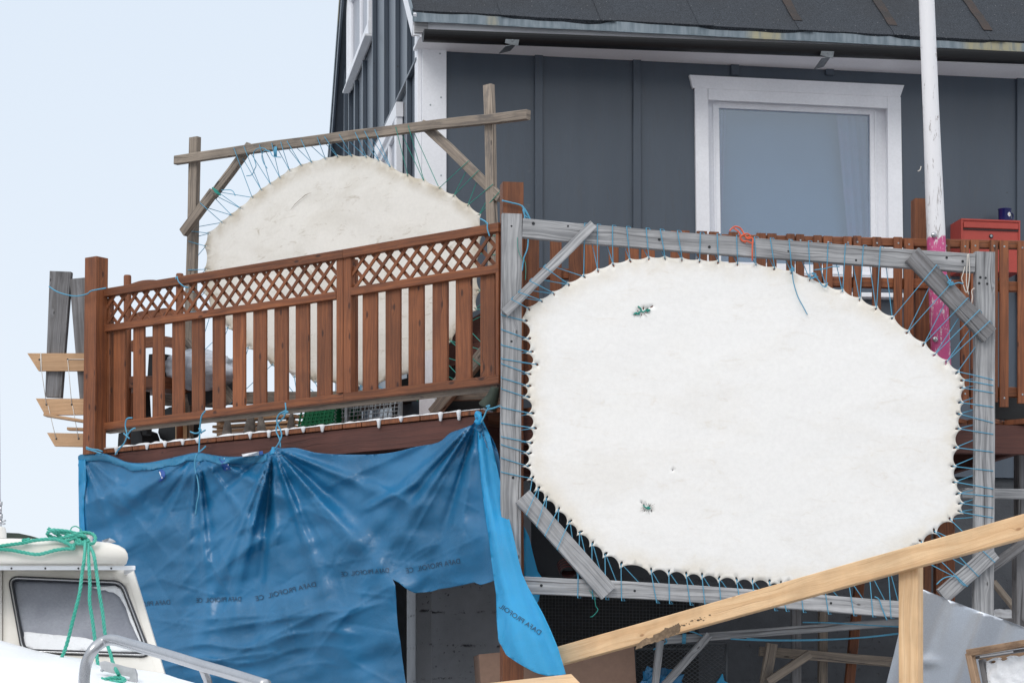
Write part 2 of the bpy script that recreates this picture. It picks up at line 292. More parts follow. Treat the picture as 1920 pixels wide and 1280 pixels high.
# ---------------------------------------------------------------- mesh builder
rnd = random.Random(7)
def pip(pts, poly):
    x, y = pts[:, 0], pts[:, 1]; ins = np.zeros(len(pts), bool); q = np.asarray(poly); n = len(q); j = n - 1
    for i in range(n):
        xi, yi = q[i]; xj, yj = q[j]
        c = ((yi > y) != (yj > y))
        with np.errstate(divide='ignore', invalid='ignore'):
            c &= x < (xj - xi) * (y - yi) / ((yj - yi) if yj != yi else 1e-9) + xi
        ins ^= c; j = i
    return ins
def unp(o): return o.matrix_world.translation if o else Vector((0, 0, 0))
LOC = {}
class MB:
    def __init__(s): s.v = []; s.f = []; s.uv = []; s.mi = []; s.sm = []; s.attr = {}
    def add(s, vs, fs, uvs=None, mi=0, smooth=False):
        b = len(s.v); s.v += [Vector(v) for v in vs]
        for k, f in enumerate(fs):
            s.f.append(tuple(b + i for i in f)); s.mi.append(mi); s.sm.append(smooth)
            s.uv.append([uvs[i] for i in f] if uvs and not isinstance(uvs[0], list) else (uvs[k] if uvs else [(0, 0)] * len(f)))
        return s
    def board(s, A, B, w, t, n, mi=0, jit=.0, ch=None, w2=None, bend=0.):
        """A to B along the centre line, w across, t thick along n; slightly chamfered"""
        A, B, n = Vector(A), Vector(B), Vector(n); X = B - A; L = X.length; X.normalize()
        n = (n - X * n.dot(X)).normalized(); Y = n.cross(X); w2 = w2 or w
        c = ch if ch is not None else min(.003, w * .12, t * .2)
        N_ = max(1, int(L / .22)) if jit or bend else 1
        uo = rnd.randint(0, 400) * 50 + rnd.uniform(-15, 12); vo = rnd.uniform(0, 9); sd_ = rnd.uniform(0, 99)
        vs, uvs = [], []
        for i in range(N_ + 1):
            f = i / N_; ww = (w + (w2 - w) * f) / 2; tt = t / 2
            j1 = noise.noise(Vector((f * L * 1.7, sd_, 0))) * jit; j2 = noise.noise(Vector((f * L * 1.7, sd_, 5))) * jit
            k = 1 + noise.noise(Vector((f * L * 5, sd_, 9))) * jit * 6
            ww *= k
            o = A + X * (L * f) + Y * (j1 + bend * math.sin(math.pi * f)) + n * j2
            prof = [(-ww + c, tt), (ww - c, tt), (ww, tt - c), (ww, -tt + c), (ww - c, -tt), (-ww + c, -tt), (-ww, -tt + c), (-ww, tt - c)]
            d = 0
            ends = (c if i == 0 else -c if i == N_ else 0)
            for q_, (a, b_) in enumerate(prof):
                vs.append(o + Y * a + n * b_)
            acc = [0, 2 * ww, 2 * ww + c, 2 * ww + t, 2 * ww + t + c, 4 * ww + t, 4 * ww + t + c, 4 * ww + 2 * t, 4 * ww + 2 * t + c]
            for q_ in range(9): uvs.append((uo + f * L, vo + acc[q_]))
        fs, fu = [], []
        for i in range(N_):
            for q_ in range(8):
                r = (q_ + 1) % 8; fs.append((i * 8 + q_, i * 8 + r, i * 8 + 8 + r, i * 8 + 8 + q_)[::-1])
                fu.append([uvs[i * 9 + q_], uvs[i * 9 + q_ + 1], uvs[i * 9 + 9 + q_ + 1], uvs[i * 9 + 9 + q_]][::-1])
        fs.append(tuple(range(8))); fu.append([(uo + b_, vo + a) for a, b_ in prof])
        e = N_ * 8; fs.append(tuple(e + i for i in range(7, -1, -1))); fu.append([(uo + b_, vo + a) for a, b_ in prof[::-1]])
        return s.add(vs, fs, fu, mi)
    def poly(s, pts, nvec, t, mi=0, U=None):
        """flat outline (3D points, any winding) given thickness t behind it"""
        pts = [Vector(p) for p in pts]; nvec = Vector(nvec).normalized(); n = len(pts)
        ar = sum((pts[i].cross(pts[(i + 1) % n]) for i in range(n)), Vector())
        if ar.dot(nvec) < 0: pts = pts[::-1]
        U = (Vector(U) if U is not None else (pts[1] - pts[0])).normalized(); V = nvec.cross(U)
        uo = rnd.randint(0, 400) * 50 + rnd.uniform(-10, 10)
        uv = [(uo + (p - pts[0]).dot(U), (p - pts[0]).dot(V)) for p in pts]
        vs = pts + [p - nvec * t for p in pts]; uvs = uv + [(a + t, b + t) for a, b in uv]
        fs = [tuple(range(n)), tuple(range(2 * n - 1, n - 1, -1))] + [(i, i + n, (i + 1) % n + n, (i + 1) % n) for i in range(n)]
        return s.add(vs, fs, uvs, mi)
    def box(s, lo, hi, mi=0):
        a, b = lo, hi; v = [(x, y, z) for x in (a[0], b[0]) for y in (a[1], b[1]) for z in (a[2], b[2])]
        return s.add(v, [(0, 1, 3, 2), (4, 6, 7, 5), (0, 4, 5, 1), (2, 3, 7, 6), (0, 2, 6, 4), (1, 5, 7, 3)], None, mi)
    def tube(s, pts, r, sides=6, mi=0, smooth=True, cap=True, strands=0):
        pts = [Vector(p) for p in pts]; n = len(pts)
        rr = r if isinstance(r, (list, tuple)) else [r] * n
        T = [(pts[min(i + 1, n - 1)] - pts[max(i - 1, 0)]).normalized() for i in range(n)]
        up = Vector((0, 0, 1)) if abs(T[0].z) < .9 else Vector((1, 0, 0)); X = T[0].cross(up).normalized()
        b0 = []
        for i in range(n):
            X = (X - T[i] * X.dot(T[i]));
            if X.length < 1e-6: X = T[i].orthogonal()
            X.normalize(); b0.append((X.copy(), T[i].cross(X)))
        if strands:
            L = 0
            for k in range(strands):
                sp = []; L = 0
                for i in range(n):
                    if i: L += (pts[i] - pts[i - 1]).length
                    a = L / (r * 7) * 2 * math.pi + k * 2 * math.pi / strands
                    sp.append(pts[i] + (b0[i][0] * math.cos(a) + b0[i][1] * math.sin(a)) * r * .5)
                s.tube(sp, r * .56, 5, mi)
            return s
        vs = [pts[i] + (b0[i][0] * math.cos(2 * math.pi * k / sides) + b0[i][1] * math.sin(2 * math.pi * k / sides)) * rr[i] for i in range(n) for k in range(sides)]
        fs = [(i * sides + k, i * sides + (k + 1) % sides, (i + 1) * sides + (k + 1) % sides, (i + 1) * sides + k) for i in range(n - 1) for k in range(sides)]
        if cap: fs += [tuple(range(sides))[::-1], tuple((n - 1) * sides + k for k in range(sides))]
        uvs = [(i * .05, k / sides) for i in range(n) for k in range(sides)]
        return s.add(vs, fs, uvs, mi, smooth)
    def disc(s, c, n, r, t, sides=12, mi=0):
        n = Vector(n).normalized(); return s.tube([Vector(c), Vector(c) + n * t * .7, Vector(c) + n * t], [r, r, r * .7], sides, mi, smooth=False)
    def lathe(s, c, prof, sides=24, mi=0):
        c = Vector(c); vs = [c + Vector((r * math.cos(2 * math.pi * k / sides), r * math.sin(2 * math.pi * k / sides), z)) for r, z in prof for k in range(sides)]
        n = len(prof); fs = [(i * sides + k, i * sides + (k + 1) % sides, (i + 1) * sides + (k + 1) % sides, (i + 1) * sides + k) for i in range(n - 1) for k in range(sides)]
        return s.add(vs, fs, None, mi, True)
    def sheet(s, outline, holes, step, place, nvec, t, mi=0, wander=.15, edgef=None):
        """thin sheet: outline and holes in picture-plane units, place() maps them to the world"""
        o = np.array(outline, float); x0, y0 = o.min(0); x1, y1 = o.max(0)
        gx, gy = np.meshgrid(np.arange(x0, x1, step), np.arange(y0, y1, step))
        g = np.stack([gx.ravel(), gy.ravel()], 1); rg = np.random.RandomState(3); g = g + rg.uniform(-wander, wander, g.shape) * step
        g = g[pip(g, o)]
        for h in holes: g = g[~pip(g, h)]
        allb = np.vstack([o] + [np.array(h, float) for h in holes])
        keep = np.ones(len(g), bool)
        for b in allb: keep &= ((g - b) ** 2).sum(1) > (step * .35) ** 2
        g = g[keep]
        vin = [Vector(p) for p in o.tolist()]; ed = [(i, (i + 1) % len(o)) for i in range(len(o))]
        for h in holes:
            b = len(vin); vin += [Vector(p) for p in h]; ed += [(b + i, b + (i + 1) % len(h)) for i in range(len(h))]
        vin += [Vector(p) for p in g.tolist()]
        vo, eo, fo, *_ = delaunay_2d_cdt(vin, ed, [], 0, 1e-5)
        cen = np.array([[sum(vo[i].x for i in f) / len(f), sum(vo[i].y for i in f) / len(f)] for f in fo])
        ok = pip(cen, o)
        for h in holes: ok &= ~pip(cen, h)
        fo = [f for f, k in zip(fo, ok) if k]
        used = sorted({i for f in fo for i in f}); rm = {a: k for k, a in enumerate(used)}; fo = [tuple(rm[i] for i in f) for f in fo]
        p2 = [vo[i] for i in used]; nv = len(p2); vs = [place(p.x, p.y) for p in p2]
        # orient towards nvec
        a = vs[fo[0][0]]; nn = (vs[fo[0][1]] - a).cross(vs[fo[0][2]] - a)
        if nn.dot(nvec) < 0: fo = [f[::-1] for f in fo]
        cnt = {}
        for f in fo:
            for i in range(len(f)):
                e = (f[i], f[(i + 1) % len(f)]); cnt[e] = 1
        side = [(b_, a_, a_ + nv, b_ + nv) for (a_, b_) in cnt if (b_, a_) not in cnt]
        vs2 = [v - nvec * t for v in vs]
        base = len(s.v)
        uvs = [(p.x * .003, p.y * .003) for p in p2] * 2
        s.add(vs + vs2, fo + [tuple(i + nv for i in f[::-1]) for f in fo], uvs, mi, True)
        # sides need global indices
        for f in side: s.f.append(tuple(base + i for i in f)); s.mi.append(mi); s.sm.append(False); s.uv.append([uvs[i] for i in f])
        if edgef:
            ev = [edgef(p.x, p.y) for p in p2] * 2
            for i, e in enumerate(ev): s.attr[base + i] = e
        return s
    def build(s, name, mats, parent=None):
        me = bpy.data.meshes.new(name); c = sum(s.v, Vector()) / len(s.v)
        if parent is None: c = Vector((c.x, c.y, min(v.z for v in s.v)))
        me.from_pydata([v - c for v in s.v], [], s.f)
        mats = mats if isinstance(mats, (list, tuple)) else [mats]
        for m in mats: me.materials.append(M[m] if isinstance(m, str) else m)
        ul = me.uv_layers.new(name='UVMap'); k = 0
        flat = [0.0] * (len(me.loops) * 2)
        for u in s.uv:
            for a in u: flat[k] = a[0]; flat[k + 1] = a[1]; k += 2
        ul.data.foreach_set('uv', flat)
        me.polygons.foreach_set('material_index', s.mi); me.polygons.foreach_set('use_smooth', s.sm)
        if s.attr:
            at = me.attributes.new('edge', 'FLOAT', 'POINT')
            at.data.foreach_set('value', [s.attr.get(i, 0.) for i in range(len(s.v))])
        me.update(); o = bpy.data.objects.new(name, me); sc.collection.objects.link(o)
        LOC[o] = c
        if parent: o.parent = parent; o.location = c - LOC[parent]
        else: o.location = c
        return o
def tag(o, label=None, cat=None, group=None, kind=None):
    if label: o['label'] = label
    if cat: o['category'] = cat
    if group: o['group'] = group
    if kind: o['kind'] = kind
    return o
def thing(name, label, cat, loc, group=None):
    o = bpy.data.objects.new(name, None); sc.collection.objects.link(o); o.location = loc; o.empty_display_size = .1; LOC[o] = Vector(loc)
    return tag(o, label, cat, group)
def cr(pts, k=6):
    """smooth curve through points"""
    pts = [Vector(p) for p in pts]; o = []; n = len(pts)
    for i in range(n - 1):
        a, b, c, d = pts[max(i - 1, 0)], pts[i], pts[i + 1], pts[min(i + 2, n - 1)]
        for j in range(k):
            t = j / k; o.append(.5 * ((2 * b) + (c - a) * t + (2 * a - 5 * b + 4 * c - d) * t * t + (3 * b - a - 3 * c + d) * t ** 3))
    return o + [pts[-1]]
def bpx(mb, pl, a, b, wpx, t, o=0., **k):
    """board on plane pl between two picture points; wpx = its width there in pixels"""
    A, B = pl.hit(*a, o), pl.hit(*b, o)
    if wpx > 1:
        dx, dy = b[0] - a[0], b[1] - a[1]; l = math.hypot(dx, dy); qx, qy = -dy / l * wpx / 2, dx / l * wpx / 2; mx_, my_ = (a[0] + b[0]) / 2, (a[1] + b[1]) / 2
        D = pl.hit(mx_ + qx, my_ + qy, o) - pl.hit(mx_ - qx, my_ - qy, o); X = (B - A).normalized(); wpx = (D - X * D.dot(X)).length
    return mb.board(A, B, wpx, t, pl.n, **k)
def part(name, mat, parent, pl, a, b, wpx, t, o=0., **k):
    return bpx(MB(), pl, a, b, wpx, t, o, **k).build(name, mat, parent)
def ppoly(name, mat, parent, pl, pts, t, o=0., U=None):
    return MB().poly([pl.hit(x, y, o) for x, y in pts], pl.n, t, 0, U).build(name, mat, parent)
def interp(pts, x):
    for (a, b), (c, d) in zip(pts, pts[1:]):
        if a <= x <= c: return b + (d - b) * (x - a) / (c - a)
    return pts[0][1] if x < pts[0][0] else pts[-1][1]
# ================================================================ GROUND
gm = MB(); NG = 70
def gx(i): a = (i / NG) * 2 - 1; return math.copysign(abs(a) ** 3 * 900, a)
vs = []
for j in range(NG + 1):
    for i in range(NG + 1):
        x, y = gx(i), gx(j) + 14
        vs.append((x, y, (noise.fractal(Vector((x * .5, y * .5, 0)), 1, 2, 4) * .06 if abs(x) < 60 and abs(y) < 80 else 0) + .0))
gm.add(vs, [(j * (NG + 1) + i, j * (NG + 1) + i + 1, (j + 1) * (NG + 1) + i + 1, (j + 1) * (NG + 1) + i) for j in range(NG) for i in range(NG)], None, 0, True)
tag(gm.build('ground', 'ground'), kind='structure', label='trodden snow around the house')
# ================================================================ HOUSE
house = thing('timber_house', 'slate blue timber clad house with white trim, dark felt roof and large window', 'house', (H.x, H.y, 0))
soffz = W.hit(836, 91).z; eaveZ = soffz + .12; ovh = .30
def hp(a, s, z): """a along the front wall, s back along the gable"""; return Vector((H.x, H.y, 0)) + wdir * a + nB * s + Vector((0, 0, z))
LEN = 4.6; DEP = 5.6
ax = lambda x, y, o=0.: (W.hit(x, y, o) - H).dot(wdir)
wl, wr = ax(1326, 300), ax(1665, 300); wt, wb = W.hit(1326, 182).z, W.hit(1326, 524).z
FL = 3.3
mb = MB()
def wallrect(a0, a1, z0, z1): mb.poly([hp(a0, 0, z0), hp(a1, 0, z0), hp(a1, 0, z1), hp(a0, 0, z1)], -nB, .12)
wallrect(0, wl, FL, soffz + .1); wallrect(wr, LEN, FL, soffz + .1); wallrect(wl, wr, wt, soffz + .1); wallrect(wl, wr, FL, wb)
mb.build('front_wall', 'siding', house)
# roof heights
tn, tf = .80, 1.05
zn = lambda s: eaveZ + tn * (s + ovh); zf = lambda s: 7.06 + tf * (4.8 - s)
sa = (7.06 + tf * 4.8 - eaveZ - tn * ovh) / (tn + tf); za = zn(sa)
uw = [(2.68, 4.22, 6.87, 7.6)]; lw = (.97, 2.15, 4.5, 5.82)
DEP = 5.75
mb = MB(); mb.poly([hp(0, 0, FL), hp(0, DEP, FL), hp(0, DEP, zf(DEP) - .05), hp(0, sa, za - .05), hp(0, 0, zn(0) - .05)], -wdir, .11); mb.build('gable_wall', 'siding', house)
mb = MB(); mb.poly([hp(LEN, 0, FL), hp(LEN, DEP, FL), hp(LEN, DEP, zf(DEP) - .05), hp(LEN, sa, za - .05), hp(LEN, 0, zn(0) - .05)], wdir, .11)
mb.poly([hp(0.12, DEP, FL), hp(LEN - .12, DEP, FL), hp(LEN - .12, DEP, zf(DEP) - .1), hp(.12, DEP, zf(DEP) - .1)], nB, .11); mb.build('rear_wall', 'siding', house)
mb = MB(); mb.box((-.01, -.01, -.01), (0, 0, 0)) if 0 else None
MB().poly([hp(.72, .03, 0), hp(LEN, .03, 0), hp(LEN, .03, FL - .005), hp(.72, .03, FL - .005)], -nB, .2).build('shaded_foundation_wall', 'shadewall', house)  # same foundation wall, deck shade painted in
f = MB().poly([hp(.03, .03, 0), hp(.72, .03, 0), hp(.72, .03, FL - .005), hp(.03, .03, FL - .005)], -nB, .2)
f.poly([hp(.03, .24, 0), hp(.03, DEP, 0), hp(.03, DEP, FL - .005), hp(.03, .24, FL - .005)], -wdir, .2); f.build('foundation_wall', 'concrete', house)
# battens front
for x in (1009.5, 1193.5, 1377, 1555, 1912):
    a = ax(x, 300); top = soffz - .012
    z1s = [(FL, top)] if not (wl - .12 < a < wr + .12) else [(W.hit(x, 142).z, top)]
    for z0, z1 in z1s: MB().board(hp(a, -.011, z0), hp(a, -.011, z1), .053, .022, -nB).build('batten', 'siding', house)
# gable battens
for x in (652, 660.5, 672, 687, 706, 727.5, 749, 771):
    s = (G.hit(x, 500) - H).dot(nB); z1 = (zn(s) if s < sa else zf(s)) - .07; z0 = FL
    a, b, c, d = uw[0]
    if a - .05 < s < b + .05:
        MB().board(hp(-.016, s, z0), hp(-.016, s, c - .09), .05, .032, -wdir).build('batten', 'siding', house); continue
    if lw[0] - .05 < s < lw[1] + .05: z0 = lw[3] + .12
    MB().board(hp(-.016, s, z0), hp(-.016, s, z1), .05, .032, -wdir).build('batten', 'siding', house)
MB().board(hp(-.02, .03, 5.92), hp(-.02, 5.6, 5.92), .018, .03, -wdir).build('belt_moulding', 'siding', house)
# corner board
MB().board(hp(.08, -.014, FL), hp(.08, -.014, soffz + .10), .158, .028, -nB).build('corner_board', 'white', house)
MB().board(hp(-.014, .05, FL), hp(-.014, .05, zn(.05) - .08), .14, .028, -wdir).build('corner_board', 'white', house)
scr = MB()
for x, y in ((800, 84), (825, 101), (827, 183), (807, 197), (827, 329)): scr.disc(W.hit(x, y, .028), -nB, .006, .002, 8)
scr.build('screw_head', 'steel', house)
# soffit, fascia, drip edge
MB().poly([hp(-.05, 0.02, soffz), hp(LEN, 0.02, soffz), hp(LEN, -ovh, soffz), hp(-.05, -ovh, soffz)], (0, 0, -1), -.02).build('soffit', 'white', house)
MB().poly([hp(-.09, -ovh - .001, soffz - .012), hp(LEN + .1, -ovh - .001, soffz - .012), hp(LEN + .1, -ovh - .001, eaveZ - .02), hp(-.09, -ovh - .001, eaveZ - .02)], -nB, .024).build('fascia', 'white', house)
MB().board(hp(.0, -ovh - .008, eaveZ - .055), hp(-.085, -ovh - .008, eaveZ - .055), .13, .012, -nB).build('weathered_fascia_end', 'grey', house)
db = MB(); NS = 46; pr = []
for i in range(NS + 1):
    a = -.10 + (LEN + .2) * i / NS; wv = noise.noise(Vector((a * 2.1, 0, 0))) * .008
    pr.append((hp(a, -ovh - .032 + wv * .5, eaveZ + .008), hp(a, -ovh - .036 + wv, eaveZ - .05 + wv * .6), hp(a, -ovh - .052 + wv, eaveZ - .062 + wv * .6)))
vs = [p for t_ in pr for p in t_]; vs2 = [v + nB * .003 + Vector((0, 0, -.001)) for v in vs]; n_ = len(vs)
fs = [(i * 3 + k, i * 3 + 3 + k, i * 3 + 4 + k, i * 3 + 1 + k) for i in range(NS) for k in (0, 1)]
db.add(vs + vs2, fs + [tuple(j + n_ for j in f_[::-1]) for f_ in fs]); db.build('drip_edge', 'drip', house)
# roof slopes
def slope(s0, z0, s1, z1, name, th=.05, a0=-.095, a1=LEN + .1):
    m_ = MB(); nn = (hp(0, s1, z1) - hp(0, s0, z0)).cross(wdir); nn = -nn if nn.z < 0 else nn; nn.normalize()
    K = 60 if name == 'roof' else 1; top = []
    L_ = [hp(a0 + (a1 - a0) * i / K, s0, z0) + (hp(0, s0, z0) - hp(0, s1, z1)).normalized() * (noise.noise(Vector((i * .33, 3, 0))) * .012 + (.01 if (i // 8) % 2 else 0)) for i in range(K + 1)]
    m_.poly(L_ + [hp(a1, s1, z1), hp(a0, s1, z1)], nn, th); return m_.build(name, 'roof', house), nn
eS, eZ = -ovh - .04, eaveZ + .012
rf, rn = slope(eS, eZ, sa, eZ + tn * (sa - eS), 'roof')
slope(DEP + .3, zf(DEP + .3) + .04, sa, eZ + tn * (sa - eS), 'roof')
apZ = eZ + tn * (sa - eS)
updir = (hp(0, sa, apZ) - hp(0, eS, eZ)).normalized()
for x, rust in ((954, 0), (1140, 0), (1324, 0), (1512, 1), (1691, 1), (1871, 1)):
    E = W.off(ovh + .04); a = (E.hit(x, 60) - H).dot(wdir)
    A = hp(a, eS, eZ) - updir * .012
    MB().board(A + rn * .002, A + rn * .002 + updir * 3.5, .1, .006, rn, jit=.004).build('felt_seam', 'roof', rf)
    if rust: 
        pts = []
        K = 22
        for side in (0, 1):
            for i in range(K + 1):
                ii = i if side == 0 else K - i; f_ = ii / K
                c_ = noise.noise(Vector((ii * .6, a, side * 7))) * .009
                pts.append(A + rn * .0085 + updir * (.15 + 1.3 * f_) - wdir * ((.045 if side == 0 else -.015) + c_ + .01))
        MB().poly(pts, rn, .002).build('rust_streak', 'rust', rf)
# verge boards
MB().board(hp(-.085, -ovh, eaveZ - .07), hp(-.085, sa - .01, apZ - .09), .15, .02, -wdir).build('verge_board', 'white', house)
MB().board(hp(-.10, -ovh - .03, eaveZ + .005), hp(-.10, sa, apZ), .05, .006, -wdir).build('verge_flashing', 'drip', house)
MB().board(hp(-.085, sa + .01, apZ - .10), hp(-.085, DEP + .28, zf(DEP + .28) - .06), .15, .02, -wdir).build('verge_board', 'siding', house)
MB().board(hp(-.04, sa + .03, apZ - .15), hp(-.04, DEP + .2, zf(DEP + .2) - .14), .09, .02, (0, -.7, -.7)).build('verge_soffit', 'siding', house)
MB().board(hp(-.10, sa + .01, apZ - .02), hp(-.10, DEP + .3, zf(DEP + .3) + .02), .05, .006, -wdir).build('verge_flashing', 'drip', house)
# gutter
GP = W.off(ovh + .095); gA, gB = GP.hit(794, 60), GP.hit(1935, 103); gB = gA + (gB - gA) * 1.05
g = MB(); ang = [math.pi + math.pi * i / 14 for i in range(15)]; r0, r1 = .062, .058
prf = [(r0 * math.cos(a), r0 * math.sin(a)) for a in ang] + [(r1 * math.cos(a), r1 * math.sin(a)) for a in ang[::-1]]
n_ = len(prf); vs = [E_ + (-nB) * a + Vector((0, 0, b + .0)) for E_ in (gA, gB) for a, b in prf]
g.add(vs, [(k, (k + 1) % n_, n_ + (k + 1) % n_, n_ + k) for k in range(n_)] + [tuple(range(n_)), tuple(range(2 * n_ - 1, n_ - 1, -1))], None, 0, False)
capv = [gA - wdir * .003 + (-nB) * a + Vector((0, 0, b)) for a, b in prf[:15]]; g.poly(capv, -wdir, .003)
gut = g.build('gutter', 'black', house)
for x0, y0, x1, y1 in ((962, 68, 946, 98), (1553, 91, 1535, 128)):
    A = GP.hit(x0, y0, .045); Bq = GP.hit(x1, y1, -.06); Md = GP.hit(x0 - 3, y0 + 16, .045)
    g = MB().board(A, Md, .085, .004, -nB).board(Md, Bq, .085, .004, (0, -.6, .8))
    g.disc(GP.hit(x0 - 1, y0 + 8, .048), -nB, .007, .003, 8); g.build('gutter_bracket', 'steel_dark', gut)
# front window
win = MB()
def wp(name, mat, pts, t, o, par): return ppoly(name, mat, par, W, pts, t, o)
wroot = MB()
o1 = .03
wroot.poly([W.hit(x, y, o1) for x, y in ((1293, 140.6), (1695.5, 160), (1688, 182), (1299, 165))], W.n, .032)
wroot.poly([W.hit(x, y, o1 - .004) for x, y in ((1303, 165), (1327, 166.3), (1331, 440), (1331, 527), (1307, 525))], W.n, .028)
wroot.poly([W.hit(x, y, o1 - .004) for x, y in ((1664, 181), (1689, 182), (1693, 440), (1693, 535), (1667, 534))], W.n, .028)
wroot.poly([W.hit(x, y, o1 - .008) for x, y in ((1328, 166), (1664, 181), (1664, 203), (1328, 187))], W.n, .02)
window = wroot.build('window', 'white', house)
# jamb lining
jl = MB(); zt, zb = wt, wb; dj = .14
je = .003
jl.poly([hp(wl + je, .0, zb), hp(wl + je, dj, zb), hp(wl + je, dj, zt), hp(wl + je, 0, zt)], wdir, .012)
jl.poly([hp(wr - je, .0, zb), hp(wr - je, dj, zb), hp(wr - je, dj, zt), hp(wr - je, 0, zt)], -wdir, .012)
jl.poly([hp(wl + .004, .001, zt - je), hp(wl + .004, dj, zt - je), hp(wr - .004, dj, zt - je), hp(wr - .004, .001, zt - je)], (0, 0, -1), .012)
jl.poly([hp(wl + .004, .001, zb + je), hp(wl + .004, dj, zb + je), hp(wr - .004, dj, zb + je), hp(wr - .004, .001, zb + je)], (0, 0, 1), .012); jl.build('jamb', 'white', window)
sf = MB(); S1 = -.045
q = [(1316, 160), (1672, 175), (1676, 545), (1320, 535)]; qi = [(1348, 202), (1631, 215), (1634, 500), (1352, 490)]
for i in range(4):
    j = (i + 1) % 4; sf.poly([W.hit(*q[i], S1), W.hit(*q[j], S1), W.hit(*qi[j], S1), W.hit(*qi[i], S1)], W.n, .04)
q2 = [(1338, 193), (1641, 207), (1644, 515), (1342, 506)]
for i in range(4):
    j = (i + 1) % 4; sf.board(W.hit(*q2[i], S1 + .004), W.hit(*q2[j], S1 + .004), .012, .012, W.n)
sf.build('frame', 'white', window)
ppoly('pane', 'glass', window, W, qi, .006, S1 - .02)
ppoly('sky_backing', 'sky_backing', window, W, [(1320, 180), (1665, 195), (1665, 540), (1320, 530)], .01, -.26)  # added backing, its colour stands in for sky reflected in the glass
cu = MB(); 
for cx0, cx1, dx0, dx1 in ((1566, 1640, 1598, 1650), (1330, 1362, 1330, 1350)):
    K = 26; vs = []
    for r_ in range(2):
        for i in range(K + 1):
            f_ = i / K; x = (cx0 + (cx1 - cx0) * f_) if r_ == 0 else (dx0 + (dx1 - dx0) * f_); y = 188 if r_ == 0 else 530
            vs.append(W.hit(x, y, -.19 + .004 * math.sin(i * 1.1)))
    v2 = [v + nB * .004 for v in vs]; n_ = len(vs); fs = [(i, i + 1, K + 2 + i, K + 1 + i) for i in range(K)]
    cu.add(vs + v2, fs + [tuple(j + n_ for j in f_[::-1]) for f_ in fs], None, 0, True)
cu.build('curtain', 'curtain', window)
MB().board(W.hit(1300, 549, .05), W.hit(1697, 556, .05), .03, .09, -nB).build('sill', 'white', window)
# gable windows
def gwin(s0, s1, z0, z1):
    g = MB(); o_ = -.028
    for (a0, b0, a1, b1) in ((s0 - .02, z0, s1 + .02, z0), (s0 - .02, z1, s1 + .02, z1)): g.board(hp(o_, a0 - .04, b0), hp(o_, a1 + .04, b1), .10, .05, -wdir)
    for s_ in (s0, s1): g.board(hp(o_, s_, z0 + .051), hp(o_, s_, z1 - .051), .10, .046, -wdir)
    w_ = g.build('window', 'white', house)
    MB().board(hp(-.05, s0 - .06, z0 - .06), hp(-.05, s1 + .06, z0 - .06), .015, .06, -wdir).build('sill', 'white', w_)
    f_ = MB()
    for s_ in (s0 + .07, s1 - .07, (s0 + s1) / 2): f_.board(hp(-.012, s_, z0 + .05), hp(-.012, s_, z1 - .05), .05, .03, -wdir)
    for z_ in (z0 + .07, z1 - .07): f_.board(hp(-.014, s0 + .05, z_), hp(-.014, s1 - .05, z_), .05, .03, -wdir)
    f_.build('frame', 'white', w_)
    MB().poly([hp(-.008, s0, z0), hp(-.008, s1, z0), hp(-.008, s1, z1), hp(-.008, s0, z1)], -wdir, .004).build('pane', 'frost', w_)
gwin(*uw[0]); gwin(*lw)
